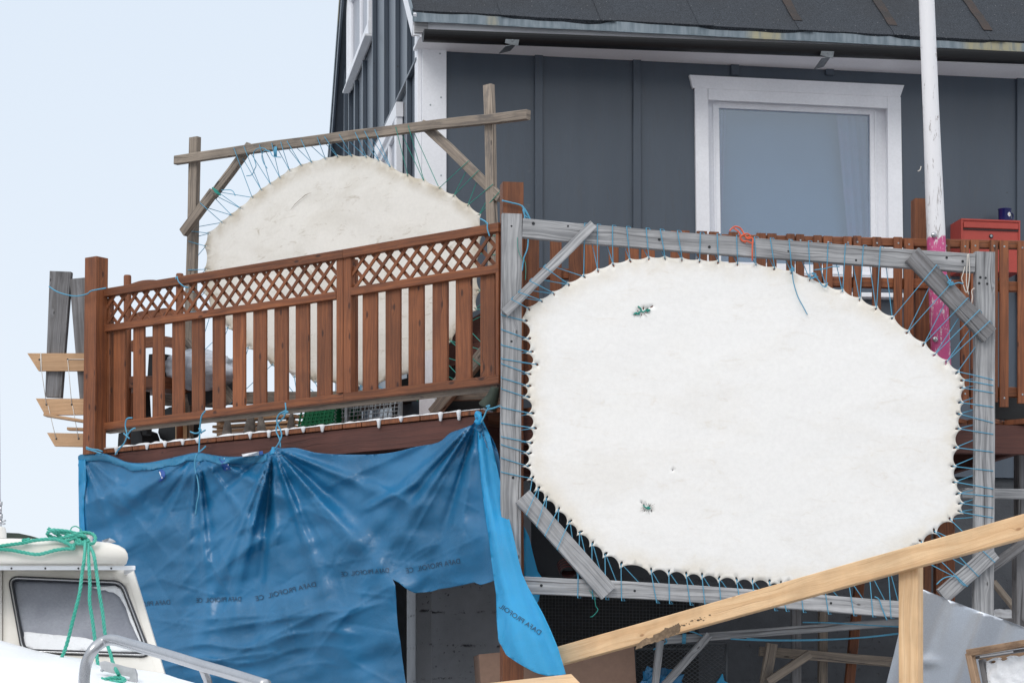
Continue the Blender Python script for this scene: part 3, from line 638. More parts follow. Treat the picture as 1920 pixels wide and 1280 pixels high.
# ================================================================ DECK
deck = thing('timber_deck', 'raised brown timber deck with snow on its boards, wrapped round the house corner', 'deck', (C.x, C.y, 0))
dirb = Vector((.616, .788, 0)).normalized()
bw = .1465
def hits_house(p): q_ = p - Vector((H.x, H.y, p.z)); return q_.dot(nB) > -.02 and q_.dot(wdir) > -.02 and q_.dot(nB) < 6
snow = MB()
for k in range(-22, 23):
    s0 = (k + .5) * bw - .03        # distance left of the corner along the left rim
    base = C - rdir * s0; base.z = DZ - .016
    if s0 > 3.2: continue
    t0 = -.035
    if s0 < 0:
        # starts at the right hand rim
        d_ = dirb.dot(nB); t0 = -((base - C).dot(nB)) / d_ - .02
    t1 = t0
    while t1 < t0 + 2.2 and not hits_house(base + dirb * t1) and (base + dirb * t1 - C).dot(wdir) < 3.3: t1 += .02
    if t1 - t0 < .1: continue
    A, B_ = base + dirb * t0, base + dirb * t1
    MB().board(A, B_, bw - .008, .028, (0, 0, 1), jit=.001).build('deck_board', 'brown', deck)
    if s0 > 0:
        K = 10
        for i in range(1):
            vs = []; 
            for b_ in range(9):
                for a_ in range(K + 1):
                    f_ = a_ / K; uu = (f_ - .5) * (bw - .004); tt = t0 - .004 + b_ * .03
                    hh = .016 * min(1, 4 * min(f_ + .06, 1.06 - f_)) * (.75 + .5 * noise.noise(Vector((s0 * 9 + uu * 20, b_ * .5, 1)))) * (0.25 if b_ == 0 else 1) * max(0, min(1, (s0 + .6) / 1.4 + .1))
                    p = base + dirb * tt + rdir * uu; p.z = DZ - .003 + hh; vs.append(p)
            lowv = [Vector((v.x, v.y, DZ - .004)) for v in vs]; n_ = len(vs); g = K + 1
            top = [(b_ * g + a_, b_ * g + a_ + 1, (b_ + 1) * g + a_ + 1, (b_ + 1) * g + a_) for b_ in range(8) for a_ in range(K)]
            bd = [(a_, a_ + n_, a_ + 1 + n_, a_ + 1) for a_ in range(K)]
            snow.add(vs + lowv, top + bd, None, 0, True)
            # lump in the gap
            if s0 > .25 and s0 < 3.15 and rnd.random() < .85:
                c_ = base + rdir * (bw / 2) - dirb * (-t0 + .004) + Vector((0, 0, .012)); h_ = rnd.uniform(.004, .036); c_ = c_ + rdir * rnd.uniform(-.012, .012)
                rp_ = [(.003, -.016 - h_), (.009, -.012 - h_), (.013, -.01), (.019, .002), (.012, .007), (.002, .009)]
                ring = []
                for r_, z_ in rp_:
                    for q_ in range(8):
                        a_ = q_ * math.pi / 4; rr_ = r_ * (1 + .3 * noise.noise(Vector((s0 * 30, a_, z_ * 50)))); ring.append(c_ + rdir * rr_ * math.cos(a_) + dirb * rr_ * math.sin(a_) * .8 + Vector((0, 0, z_)))
                snow.add(ring, [(i_ * 8 + q_, i_ * 8 + (q_ + 1) % 8, (i_ + 1) * 8 + (q_ + 1) % 8, (i_ + 1) * 8 + q_) for i_ in range(5) for q_ in range(8)], None, 0, True)
snow.build('snow_layer', 'snow', deck)
zr = DZ - .034
MB().board(C - rdir * 2.6 + Vector((0, 0, zr - .075 - 1.6)) + Vector((0, 0, 0)), C + Vector((0, 0, zr - .075 - 1.6)) - rdir * .05, .145, .045, RL.n, jit=.002).build('rim_joist', 'rim', deck) if 0 else None
def at(v, z): return Vector((v.x, v.y, z))
MB().board(at(C - rdir * 3.2, zr - .072), at(C - rdir * .11, zr - .072), .142, .045, RL.n, jit=.002).build('rim_joist', 'rim', deck)
MB().board(at(C + wdir * .07, zr - .085), at(C + wdir * 3.3, zr - .085), .165, .045, RR.n, jit=.002).build('rim_joist', 'rim', deck)
for k in range(7):
    s_ = .35 + k * .42; A = C - rdir * s_ + dirb * .03; 
    t1 = .1
    while t1 < 2.2 and not hits_house(at(A + dirb * t1, 3)): t1 += .02
    MB().board(at(A, zr - .08), at(A + dirb * t1, zr - .08), .13, .045, (rdir.x, rdir.y, 0)).build('joist', 'rim', deck)
for k in range(7):
    a_ = .35 + k * .45; A = C + wdir * a_ + nB * .03
    L_ = (H - C).dot(nB) - .05
    MB().board(at(A, zr - .08), at(A + nB * L_, zr - .08), .13, .045, wdir).build('joist', 'rim', deck)
def post(x0, x1, yt, z0, pl, name='post', mat='brown', o=0., par=None, th=.1, dx=0):
    A = pl.hit((x0 + x1) / 2, yt, o); B_ = at(A, z0) + pl.u * dx; return MB().board(B_, A, (pl.hit(x1, yt, o) - pl.hit(x0, yt, o)).length, th, pl.n, jit=.001).build(name, mat, par)
# corner posts stand through the deck
post(940, 979, 345, 0.0, RR, 'post', 'brown', .02, deck, .1)
post(170, 192, 484, 3.345, RL, 'post', 'brown', .07, deck, .1, dx=-.02)
post(205, 235, 900, 0.0, RL, 'support_post', 'brown', -.15, deck, .1)
post(1712, 1742, 375, 0.0, RR, 'post', 'brown', -.05, deck, .08)
post(1905, 1935, 800, 0.0, RR, 'support_post', 'grey_dark', -.3, deck, .08)
# unseen plank wall, added to keep sky light off the back of the tarp
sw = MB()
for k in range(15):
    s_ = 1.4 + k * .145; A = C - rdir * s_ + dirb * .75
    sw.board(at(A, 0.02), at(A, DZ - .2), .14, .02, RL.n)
sw.build('dark_backing_wall', 'dark', deck)
# ================================================================ LEFT RAILING
rl = thing('lattice_railing', 'brown stained railing with diagonal lattice band above vertical slats, left side of deck', 'railing', at(C - rdir * 1.3, DZ))
o0 = .045
def rp4(pl, name, mat, par, tl, tr, br, bl, t, o): return ppoly(name, mat, par, pl, [tl, tr, br, bl], t, o, U=pl.u)
def rail(name, x0, yt0, yb0, x1, yt1, yb1, t, o, par=rl, pl=RL, mat='brown'):
    A, B_ = pl.hit(x0, (yt0 + yb0) / 2, o - t / 2), pl.hit(x1, (yt1 + yb1) / 2, o - t / 2)
    w0 = (pl.hit(x0, yt0, o) - pl.hit(x0, yb0, o)).length; w1 = (pl.hit(x1, yt1, o) - pl.hit(x1, yb1, o)).length
    return MB().board(A, B_, w0, t, pl.n, w2=w1, jit=.0008).build(name, mat, par)
rail('top_rail', 187, 544, 559, 647, 468.5, 485, .045, .055)
rail('top_rail', 647.4, 468.4, 485, 939, 418, 435, .045, .055)
rail('middle_rail', 198, 610, 623, 634, 547, 561, .04, .04)
rail('middle_rail', 661, 540, 555, 939, 496, 512, .04, .04)
rail('bottom_rail', 189, 794, 807, 648, 737.5, 752, .04, .04)
rail('bottom_rail', 648.4, 737.4, 752, 939, 703, 719.5, .04, .04)
rail('ledger', 200, 803, 812, 939, 718, 730, .07, -.005, mat='drift')
for a, b, y0, y1, n_ in ((634.5, 647.5, 486, 737, 'stile'), (648, 662, 484, 737, 'stile'), (187.5, 197, 559, 795, 'stile'), (200.5, 210, 560, 800, 'stile'), (933, 939, 434, 704, 'stile')):
    rail('', 0, 0, 1, 1, 0, 1, .01, 0) if 0 else part(n_, 'brown', rl, RL, ((a + b) / 2, y1), ((a + b) / 2, y0), b - a, .04, .02 if a > 300 else .0)
part('stile', 'brown', rl, RL, (666, 737), (666, 487), 6, .03, -.03)
xs = [(214.3, 236), (251, 272), (287, 308), (324, 346), (361, 383.6), (399.7, 422), (437.7, 461), (476, 500.5), (515.6, 541), (555.5, 581), (595.6, 623), (681, 708.5), (724, 752), (767, 795.6), (812, 840.6), (855.6, 885), (902, 930)]
def ymid(x): return 622 + (561 - 622) * (x - 198) / 436 if x < 640 else 555 + (512 - 555) * (x - 661) / 278
def ybot(x): return 794 + (737.5 - 794) * (x - 189) / 459 if x < 648 else 737.4 + (703 - 737.4) * (x - 648) / 291
for a, b in xs:
    x = (a + b) / 2; part('slat', 'brown', rl, RL, (x, ybot(x) + 6), (x, ymid(x) - 6), b - a - .5, .02, .002, jit=.001)
def lattice(x0, x1, tl, tr, bl, br):
    m_ = MB(); TL, TR, BL, BR = RL.hit(x0, tl), RL.hit(x1, tr), RL.hit(x0, bl), RL.hit(x1, br)
    Lh = (TR - TL).length; Hh = ((TL - BL).length + (TR - BR).length) / 2; sp = .103
    def pt(u, v): f_ = u / Lh; a = BL.lerp(BR, f_); b_ = TL.lerp(TR, f_); return a.lerp(b_, v / Hh)
    for d_, oo in ((1, .024), (-1, .012)):
        u = -Hh + .03
        while u < Lh + Hh:
            a = (u, 0); b_ = (u + d_ * Hh, Hh)
            def clip(p, q_):
                if p[0] < 0 and q_[0] < 0 or p[0] > Lh and q_[0] > Lh: return None
                if p[0] < 0: f_ = -p[0] / (q_[0] - p[0]); p = (0, p[1] + f_ * (q_[1] - p[1]))
                if p[0] > Lh: f_ = (Lh - p[0]) / (q_[0] - p[0]); p = (Lh, p[1] + f_ * (q_[1] - p[1]))
                return p
            p, q_ = clip(a, b_), clip(b_, a)
            if p and q_ and abs(p[1] - q_[1]) > .02: m_.board(pt(*p) + RL.n * oo, pt(*q_) + RL.n * oo, .021, .009, RL.n)
            u += sp
    m_.build('lattice', 'brown', rl)
lattice(197, 635, 553, 484, 613, 550); lattice(661, 937, 481, 433, 543, 500)
# ================================================================ RIGHT RAILING
rr = thing('picket_railing', 'brown stained railing of paired vertical pickets running along the front of the deck', 'railing', at(C + wdir * 1.6, DZ))
pairs = [(981, 1011), (1031, 1053), (1066, 1094), (1096, 1124), (1141, 1160), (1172, 1198), (1202, 1228), (1257, 1274), (1276, 1293), (1306, 1326), (1329, 1348), (1366, 1384),
         (1418, 1436), (1438, 1456), (1474, 1490), (1492, 1508), (1525, 1541), (1543, 1561), (1581, 1597), (1599, 1615), (1635, 1652), (1675, 1692), (1694, 1713), (1765, 1781.5),
         (1800, 1817), (1819, 1836), (1855, 1871), (1873, 1891), (1907, 1925)]
def ytop(x): return 424 + (x - 980) * .031
for i, (a, b) in enumerate(pairs):
    x = (a + b) / 2; yt = ytop(x) + rnd.uniform(-1.5, 1.5); A = RR.hit(x, yt, .02)
    zb_ = A.z - .955 + rnd.uniform(-.01, .01) if i % 2 else A.z - .92
    m_ = MB().board(at(A, zb_), A, RR.m(b - a - .6, x, 0), .02, RR.n, jit=.001)
    for zz in (A.z - .035, zb_ + .05): m_.disc(at(A, zz) + RR.n * .01, RR.n, .0055, .002, 8, 1)
    m_.build('picket', ['brown', 'steel'], rr)
for y0, y1, nm in ((ytop(981) + 16, ytop(1930) + 7, 'top_rail'), (512, 539, 'middle_rail'), (722, 736, 'bottom_rail')):
    A, B_ = RR.hit(981, y0, -.02), RR.hit(1935, y1, -.02); z = (A.z + B_.z) / 2
    MB().board(A, B_, .055 if nm != 'top_rail' else .045, .045, RR.n).build(nm, 'brown', rr)
# ================================================================ FRONT FRAME + HIDE
fg = 'weathered timber stretching frame'
fr = thing('stretching_frame', 'large grey weathered timber frame with four corner braces, hung upright before the deck', 'frame', at(FR.hit(1400, HZ), 2.1))
fth = .045
def fpart(name, a, b, w_, o=0., th=fth, mat='grey', jit=.004, parent=None, pl=FR, bend=0):
    return part(name, mat, parent or fr, pl, a, b, w_, th, o, jit=jit, bend=bend)
post_l = fpart('post', (957, 1128), (959, 402), 37)
post_r = fpart('post', (1843.5, 1164), (1845.5, 473), 36.5, o=.002, mat='grey')
fpart('top_beam', (978.5, 427.5), (1826, 494), 35, bend=-.01)
fpart('bottom_beam', (976.5, 1096), (1700, 1143), 31, bend=.012)
fpart('brace', (946, 587), (1112, 421), 18, o=fth, th=.03)
fpart('brace', (1709, 478), (1855, 629), 34.5, o=fth, th=.035, mat='grey_dark')
fpart('brace', (980, 930), (1141, 1111), 35, o=fth, th=.03)
fpart('brace', (1766, 1117), (1863, 1034), 31, o=fth + .004, th=.03, mat='grey')
kn = MB()
for x, y in ((959, 424), (1000, 419), (1065, 424), (1236, 449), (1330, 463), (1478, 471), (1605, 488), (1775, 483), (1805, 490), (1838, 520), (1848, 521), (1836, 531), (1851, 532), (1845, 690), (962, 895), (959, 640), (1015, 1097), (1190, 1107), (1558, 1130)):
    kn.disc(FR.hit(x, y, fth / 2 + .0005), FR.n, rnd.uniform(.005, .009), .0015, 9)
kn.build('nail_head', 'dark', fr)
cus = [(989, 577), (1014, 562), (1036.6, 548), (1065, 531), (1094, 516), (1120, 505), (1149, 494), (1181, 486), (1216.5, 482), (1247, 481.5), (1279, 484), (1312, 487), (1347, 488.5), (1383, 492.5), (1417.6, 494.5), (1452.5, 501), (1485, 508), (1519.5, 522), (1549, 533), (1580.5, 544.5), (1613, 559), (1644, 576), (1674.7, 594), (1703, 621), (1734, 643), (1754, 663), (1776, 676.5), (1797, 696), (1807, 712), (1806, 727), (1803, 754.5), (1800, 776), (1798.6, 803.6), (1794.5, 839), (1789.6, 874), (1792, 903), (1799, 924), (1803, 943), (1802, 960), (1783, 975), (1753.7, 997), (1728, 1016.6), (1700, 1036), (1665, 1053), (1630, 1070), (1590, 1083), (1545, 1092), (1500, 1096), (1464, 1095), (1442.7, 1092), (1411, 1090), (1381, 1088.4), (1348, 1086), (1316, 1080), (1286.5, 1078), (1254, 1074), (1220.4, 1070.7), (1164, 1059), (1133.7, 1040.5), (1109, 1020), (1086, 999), (1066.6, 979), (1045.5, 955.7), (1023, 934.6), (1007.7, 916), (995.5, 896.7), (988, 873), (990, 849), (993, 829), (1000, 802), (995, 775), (987, 744), (989, 723), (990, 700), (1003, 682.6), (994, 660), (989, 635), (983, 601)]
def hide_outline(cus, depthf, tipf, sub=9):
    n = len(cus); cx = sum(c[0] for c in cus) / n; cy = sum(c[1] for c in cus) / n
    nrm = []
    for i in range(n):
        a, b = cus[i - 1], cus[(i + 1) % n]; tx, ty = b[0] - a[0], b[1] - a[1]; l = math.hypot(tx, ty) or 1
        nrm.append((ty / l, -tx / l))
    tips = [(cus[i][0] + nrm[i][0] * tipf(*cus[i]), cus[i][1] + nrm[i][1] * tipf(*cus[i])) for i in range(n)]
    out = []; 
    for i in range(n):
        a, b = tips[i], tips[(i + 1) % n]; na, nb = nrm[i], nrm[(i + 1) % n]; L = math.hypot(b[0] - a[0], b[1] - a[1])
        d = depthf((a[0] + b[0]) / 2, (a[1] + b[1]) / 2) * min(1.4, L / 26)
        for k in range(sub):
            f_ = k / sub; nx, ny = na[0] * (1 - f_) + nb[0] * f_, na[1] * (1 - f_) + nb[1] * f_
            g_ = 0 if k == 0 else (math.sin(math.pi * f_) ** .6)
            out.append((a[0] + (b[0] - a[0]) * f_ - nx * d * g_, a[1] + (b[1] - a[1]) * f_ - ny * d * g_))
    return out, nrm
def dfun(x, y):
    if y < 600 and x < 1250: return 3.5
    if y < 720 and x > 1200: return 3 if x < 1560 else 4.5
    if x > 1700: return 8
    return 12 if x < 1020 else 9
def tfun(x, y): return dfun(x, y) * .75
outl, nrm = hide_outline(cus, dfun, tfun)
holes = []
for i, (x, y) in enumerate(cus):
    nx, ny = nrm[i]; big = 1 if (y > 640 or x < 1010) else .75
    L_, w_ = 4.2 * big * rnd.uniform(.8, 1.25), 2.0 * big * rnd.uniform(.8, 1.3); ang = math.atan2(ny, nx) + rnd.uniform(-.5, .5)
    cx_, cy_ = x - nx * 3.6, y - ny * 3.6
    holes.append([(cx_ + math.cos(a) * L_ * math.cos(ang) - math.sin(a) * w_ * math.sin(ang), cy_ + math.cos(a) * L_ * math.sin(ang) + math.sin(a) * w_ * math.cos(ang)) for a in [k * math.pi / 4 for k in range(8)]])
def ell(x, y, a, b, rot): return [(x + math.cos(t_) * a * math.cos(rot) - math.sin(t_) * b * math.sin(rot), y + math.cos(t_) * a * math.sin(rot) + math.sin(t_) * b * math.cos(rot)) for t_ in [k * math.pi / 5 for k in range(10)]]
stitch_holes = [ell(1206.5, 578, 1.6, 2.8, .1), ell(1213, 579.5, 3.6, 1.3, -.6), ell(1222, 575, 3.8, 1.2, -.5), ell(1196, 583, .9, 2, -.4), ell(1192.5, 589.5, 2.6, 1.1, -.6), ell(1203, 590.5, .8, 1.4, 0), ell(1211.5, 586.5, .8, 1.4, 0),
                ell(1207, 946, 2.6, 1, .8), ell(1218, 948, 1, 2.8, .7), ell(1203, 942, 2, .8, .4), ell(1222, 957, 1, 2.4, -.2), ell(1209, 957, 2, .8, -.5), ell(1261.5, 881, 1, 1.2, 0)]
ca = np.array(cus); oa = np.array(outl)
def edgev(x, y): d = math.sqrt(((oa[:, 0] - x) ** 2 + (oa[:, 1] - y) ** 2).min()); return max(0, 1 - d / 45)
def hide_place(pl, seedz, cusps, amp=1.):
    cc = np.array(cusps)
    def f_(x, y):
        d = np.hypot(cc[:, 0] - x, cc[:, 1] - y); k = int(d.argmin()); dm = float(d[k]); ang = math.atan2(y - cc[k, 1], x - cc[k, 0])
        wr_ = math.cos(ang * 7 + k) * .0016 * math.exp(-dm / 22) * min(1, dm / 4)
        big = noise.fractal(Vector((x * .006, y * .006, seedz)), 1, 2, 3) * .005 + noise.noise(Vector((x * .03, y * .06, seedz + 4))) * .0007
        edge = min(1, dm / 60)
        return pl.hit(x, y, (wr_ + big * edge) * amp - .004)
    return f_
hm = MB().sheet(outl, holes + stitch_holes, 8, hide_place(FR, 2., cus), FR.n, .003, edgef=edgev)
hide = tag(hm.build('stretched_hide', 'hide'), 'big white animal hide laced taut in the grey frame, two green stitched tears', 'animal hide')
# green stitches
st = MB()
def fpt(x, y, o=0.): return FR.hit(x, y, o)
for pts in (((1188, 590), (1193, 586), (1197, 589), (1200, 584), (1203, 583), (1206, 585), (1210, 582), (1216, 581), (1219, 581)), ((1199, 590), (1197, 586), (1202, 583), (1201, 578), (1196, 574)), ((1190, 586), (1194, 589), (1199, 586)), ((1211, 583), (1214, 580), (1218, 582), (1213, 584))):
    st.tube(cr([fpt(x, y, .004 + .003 * (i % 2)) for i, (x, y) in enumerate(pts)], 4), .0035, 6)
for pts in (((1206, 947), (1210, 950), (1214, 952), (1218, 951)), ((1211, 953), (1215, 950), (1219, 952), (1214, 954))):
    st.tube(cr([fpt(x, y, .004 + .003 * (i % 2)) for i, (x, y) in enumerate(pts)], 4), .0038, 6)
for x, y, n_ in ((1204, 584, 8), (1214, 951, 16)):
    for k in range(n_):
        a = k * 2 * math.pi / n_ + .2; r_ = rnd.uniform(10, 19); st.tube([fpt(x + math.cos(a) * 6, y + math.sin(a) * 4, .003), fpt(x + math.cos(a) * r_, y + math.sin(a) * r_ * .7, .006)], [.0011, .0004], 4, 1)
st.build('stitching', ['cordg', 'drift'], hide)
# lacing cord: hole -> over the member's outer edge -> behind it -> next hole
members = {'L': ((939, 1128), (940.5, 402)), 'R': ((1862, 1164), (1862, 473)), 'T': ((978, 409), (1826, 476)), 'B': ((975, 1113), (1700, 1160)),
           'TL': ((937, 582), (1104, 415)), 'TR': ((1728, 466), (1866, 612)), 'BL': ((967, 943), (1127, 1122)), 'BR': ((1777, 1131), (1873, 1046))}
def proj(p, seg, sl=0.):
    (x0, y0), (x1, y1) = seg; dx, dy = x1 - x0, y1 - y0; L2 = dx * dx + dy * dy; t_ = ((p[0] - x0) * dx + (p[1] - y0) * dy) / L2 + sl / math.sqrt(L2); t_ = max(.01, min(.99, t_)); return (x0 + dx * t_, y0 + dy * t_)
def which(i, x, y):
    if x < 1020 and 590 < y < 905: return 'L'
    if x > 1785 and y < 965: return 'R'
    if y < 600 and x < 1070: return 'TL'
    if y < 600 and x < 1640: return 'T'
    if y < 700: return 'TR' if x > 1650 else 'T'
    if y < 1030 and x > 1700 : return 'BR'
    if x < 1070: return 'BL'
    return 'B'
lc = MB(); hz_ = fth / 2 + .0045
path = []
for i, (x, y) in enumerate(cus):
    k = which(i, x, y); seg = members[k]; oo = hz_ if len(k) == 1 else fth * 1.5 + .006
    sl = {'L': 14, 'R': -12, 'T': -8, 'B': 10, 'TL': -16, 'TR': 0, 'BL': 22, 'BR': 6}[k] + rnd.uniform(-6, 6)
    if k == 'TR': sl = -20 + (x - 1640) * .15
    e = proj((x, y), seg, sl); e2 = proj((x, y), seg, sl + (6 if k in ('B', 'BL', 'L') else 6))
    nx, ny = nrm[i]
    path.append(FR.hit(x - nx * 3, y - ny * 3, -.008)); path.append(FR.hit(x - nx * 1, y - ny * 1, .006))
    wm_ = {'L': 38, 'R': 37, 'T': 36, 'B': 33, 'TL': 19, 'TR': 36, 'BL': 36, 'BR': 32}[k]
    def cross(a, seg_, w_):
        b = proj(a, seg_); D = math.hypot(a[0] - b[0], a[1] - b[1]); return min(.97, w_ / max(D, 1e-3))
    fx = cross((x, y), seg, wm_); path.append(FR.hit(e[0] + (x - e[0]) * fx, e[1] + (y - e[1]) * fx, oo)); path.append(FR.hit(*e, oo))
    bo_ = -hz_ if len(k) == 1 else fth * .5 + .002
    path.append(FR.hit(*e2, bo_)); X2 = cus[(i + 1) % len(cus)]; fx = cross(X2, seg, wm_)
    if i < len(cus) - 1 and fx < .97: path.append(FR.hit(e2[0] + (X2[0] - e2[0]) * fx, e2[1] + (X2[1] - e2[1]) * fx, bo_))
lc.tube(path, .0025, 6, smooth=False)
# loose tails and knots
for pts in (((1485, 508), (1488, 530), (1496, 556), (1506, 575), (1514, 590)), ((1519, 522), (1530, 520), (1541, 534), (1548, 538), (1552, 530)), ((1527, 506), (1545, 504), (1560, 500), (1574, 500)), ((1516, 515), (1524, 522), (1530, 514), (1522, 512), (1534, 520))):
    lc.tube(cr([fpt(x, y, .012 + .004 * (i % 2)) for i, (x, y) in enumerate(pts)], 5), .003, 6)
lc.tube(cr([fpt(x, y, .03) for x, y in ((1483, 497), (1487, 503), (1481, 506), (1488, 508), (1484, 500), (1490, 505))], 4), .0034, 6)
lc.tube(cr([fpt(x, y, .075) for x, y in ((1774, 515), (1781, 527), (1788, 532), (1777, 530), (1783, 524), (1780, 535), (1796, 530), (1806, 532))], 4), .0035, 6)
lc.tube(cr([fpt(x, y, .08) for x, y in ((1756, 1095), (1770, 1083), (1790, 1080), (1800, 1090), (1809, 1098))], 5), .0034, 6)
lc.tube(cr([fpt(x, y, .035) for x, y in ((1640, 1118), (1648, 1123), (1654, 1140), (1663, 1162))], 5), .0034, 6)
tag(lc.build('lacing_cord', 'cord'), 'thin blue cord zigzagging between the big white hide and its grey frame', 'cord')
wc = MB()
for pts in (((1814, 477), (1813, 500), (1812, 530), (1816, 552)), ((1816, 476), (1818, 510), (1815, 540), (1811, 548), (1806, 534)), ((1806, 531), (1803, 522), (1806, 512), (1809, 500)), ((1822, 568), (1823, 556), (1822, 545), (1827, 540))): wc.tube(cr([fpt(x, y, .035) for x, y in pts], 5), .003, 6)
tag(wc.build('hanging_string', 'cordw'), 'frayed off-white string looped over the top right corner of the grey frame', 'string')
oc = MB()
for pts in (((1368, 433), (1377, 425), (1388, 428), (1396, 440), (1402, 448), (1410, 446), (1411, 456), (1400, 452), (1392, 452), (1388, 444), (1400, 438), (1407, 443), (1398, 447)), ((1376, 428), (1386, 436), (1390, 448), (1398, 455)), ((1411, 452), (1410.5, 470), (1410.5, 489))):
    oc.tube(cr([FR.hit(x, y, .035 + .006 * math.sin(i * 2.1)) for i, (x, y) in enumerate(pts)], 5), .0042, 6)
tag(oc.build('orange_cord', 'cordo'), 'tangled orange cord knotted over the top beam of the grey frame', 'cord')
gc = MB()
gc.tube(cr([fpt(x, y, .03) for x, y in ((970, 445), (971, 465), (976, 480), (984, 490), (986, 505), (985, 525))], 5), .0015, 5)
gc.tube(cr([fpt(x, y, .035) for x, y in ((1105, 1106), (1114, 1118), (1117, 1135), (1121, 1143), (1112, 1154), (1107, 1156))], 5), .002, 5)
tag(gc.build('green_thread', 'cordg'), 'fine green thread ends dangling from the left side of the grey frame', 'thread')
bt = MB(); RP = RR.off(.09)
bt.tube(cr([RP.hit(x, y) for x, y in ((941, 376), (958, 380), (978, 386), (983, 400), (985, 425), (990, 440), (989, 465), (982, 485), (979, 508))], 5), .0042, 6)
bt.tube(cr([RP.hit(x, y) for x, y in ((978, 385), (986, 395), (992, 408), (984, 404), (981, 392), (990, 404), (994, 416), (984, 440))], 5), .0042, 6)
tag(bt.build('post_lashing', 'cord'), 'light blue cord tied round the top of the brown corner post', 'cord')
# ================================================================ BACK FRAME + HIDE
bf = thing('rough_stretching_frame', 'rough brown-grey pole frame standing on the deck behind the lattice railing', 'frame', at(BK.hit(640, HZ), DZ))
bfp = lambda n, a, b, w_, o=0., th=.04, m='drift', **k: part(n, m, bf, BK, a, b, w_, th, o, jit=.008, **k)
bfp('post', (351, 830), (366, 258), 15.5); bfp('post', (932, 772), (917, 160), 15)
bfp('top_beam', (329, 301), (991, 215), 17, o=.042, bend=.008)
bfp('bottom_beam', (312, 750), (939, 738), 22, o=.042)
bfp('brace', (469, 273), (398, 367), 12, o=.0, m='drift'); bfp('brace', (400, 360), (344, 437), 14, o=.085)
bfp('brace', (793, 233), (938, 372), 16, o=.0); bfp('brace', (346, 640), (440, 752), 15, o=.09); bfp('brace', (914, 652), (812, 775), 20, o=.09)
bfp('bracket', (340, 790), (340, 826), 15, o=.05, m='pine')
bc = [(384, 461), (390, 436.7), (415, 415.7), (432.6, 402), (449.6, 389), (472, 369), (489, 355), (506, 343.6), (523.7, 332), (542, 318), (564.5, 309), (584, 303), (609.6, 296), (632.5, 292), (659.5, 291), (687, 293), (710.5, 299.7), (732, 311), (765, 328), (795, 336.5), (824.5, 351.5), (851.5, 366), (878, 384), (900, 402), (903, 440), (899, 475), (896, 510), (899, 545), (893, 580), (872, 610), (845, 640), (826, 668), (800, 684), (770, 700), (740, 713), (705, 722), (675, 724), (639, 722), (590, 716), (551, 706), (510, 684), (465, 652), (427, 614), (395, 584), (382, 548), (384, 505)]
out2, nrm2 = hide_outline(bc, lambda x, y: 3.2 if y < 470 else 4.5, lambda x, y: 2.0, 6)
hol2 = [ell(x - nrm2[i][0] * 2.5, y - nrm2[i][1] * 2.5, 1.5, .7, math.atan2(nrm2[i][1], nrm2[i][0])) for i, (x, y) in enumerate(bc)]
oa2 = np.array(out2)
def edge2(x, y):
    d = math.sqrt(((oa2[:, 0] - x) ** 2 + (oa2[:, 1] - y) ** 2).min()); return max(0, 1 - d / 30)
h2 = MB().sheet(out2, hol2, 9, hide_place(BK, 8., bc, 1.4), BK.n, .003, edgef=edge2)
h2o = tag(h2.build('stretched_hide', 'hide2'), 'smaller cream hide with brown smudges, laced in the rough frame behind the lattice railing', 'animal hide')
sm_ = MB(); sm_.tube([BK.hit(x, y, .001 + .0015) for x, y in ((545, 393), (553, 383), (562, 375), (572, 366), (584, 361))], [.0006, .0016, .0014, .002, .0005], 5)
sm_.build('scratch', 'drift', h2o)
m2 = {'T': ((329, 292), (991, 206.5)), 'L': ((347, 830), (357, 258)), 'R': ((938, 772), (926, 160)), 'TR': ((800, 226), (945, 366)), 'TL1': ((463, 268), (392, 362)), 'TL2': ((396, 352), (338, 432)), 'B': ((312, 760), (939, 749)), 'BL': ((340, 646), (432, 760)), 'BR': ((922, 660), (820, 780))}
c1, c2 = MB(), MB(); pa = {0: [], 1: []}
for i, (x, y) in enumerate(bc):
    grn = 18 <= i < 34
    if i < 2 or i >= 43: k = 'L'
    elif i < 3: k = 'TL2'
    elif i < 5: k = 'TL1'
    elif i < 20: k = 'T'
    elif i < 24: k = 'TR'
    elif i < 29: k = 'R'
    elif i < 33: k = 'BR'
    elif i < 40: k = 'B'
    else: k = 'BL'
    oo = {'T': .068, 'B': .068, 'L': .026, 'R': .026, 'TR': .026, 'TL1': .026, 'TL2': .11, 'BL': .115, 'BR': .115}[k]
    sl = rnd.uniform(-8, 8) + (-14 if k == 'T' else 0) + (14 if k in ('B',) else 0)
    e = proj((x, y), m2[k], sl); e2 = proj((x, y), m2[k], sl + 5); nx, ny = nrm2[i]
    b_ = proj((x, y), m2[k]); fx = min(.97, 17 / max(1e-3, math.hypot(x - b_[0], y - b_[1]))); bo_ = oo - (.05 if k not in ('TL2', 'BL', 'BR') else .05)
    pa[int(grn)].append([BK.hit(x - nx * 2, y - ny * 2, -.006), BK.hit(x - nx, y - ny, .004), BK.hit(e[0] + (x - e[0]) * fx, e[1] + (y - e[1]) * fx, oo), BK.hit(*e, oo), BK.hit(*e2, bo_)])
pb = pa[0][18:] + pa[0][:18]
c1.tube([p for s_ in pb for p in s_], .0023, 5, smooth=False); c2.tube([p for s_ in pa[1] for p in s_], .0023, 5, smooth=False)
for pts in (((462, 330), (472, 328), (477, 318), (480, 310), (476, 295), (476, 285), (483, 279), (494, 278), (504, 285)), ((501, 316), (494, 305), (491, 292), (496, 283), (506, 284), (512, 293), (527, 295)), ((415, 357), (430, 356), (437, 359), (441, 367))):
    c1.tube(cr([BK.hit(x, y, .08) for x, y in pts], 5), .0028, 5)
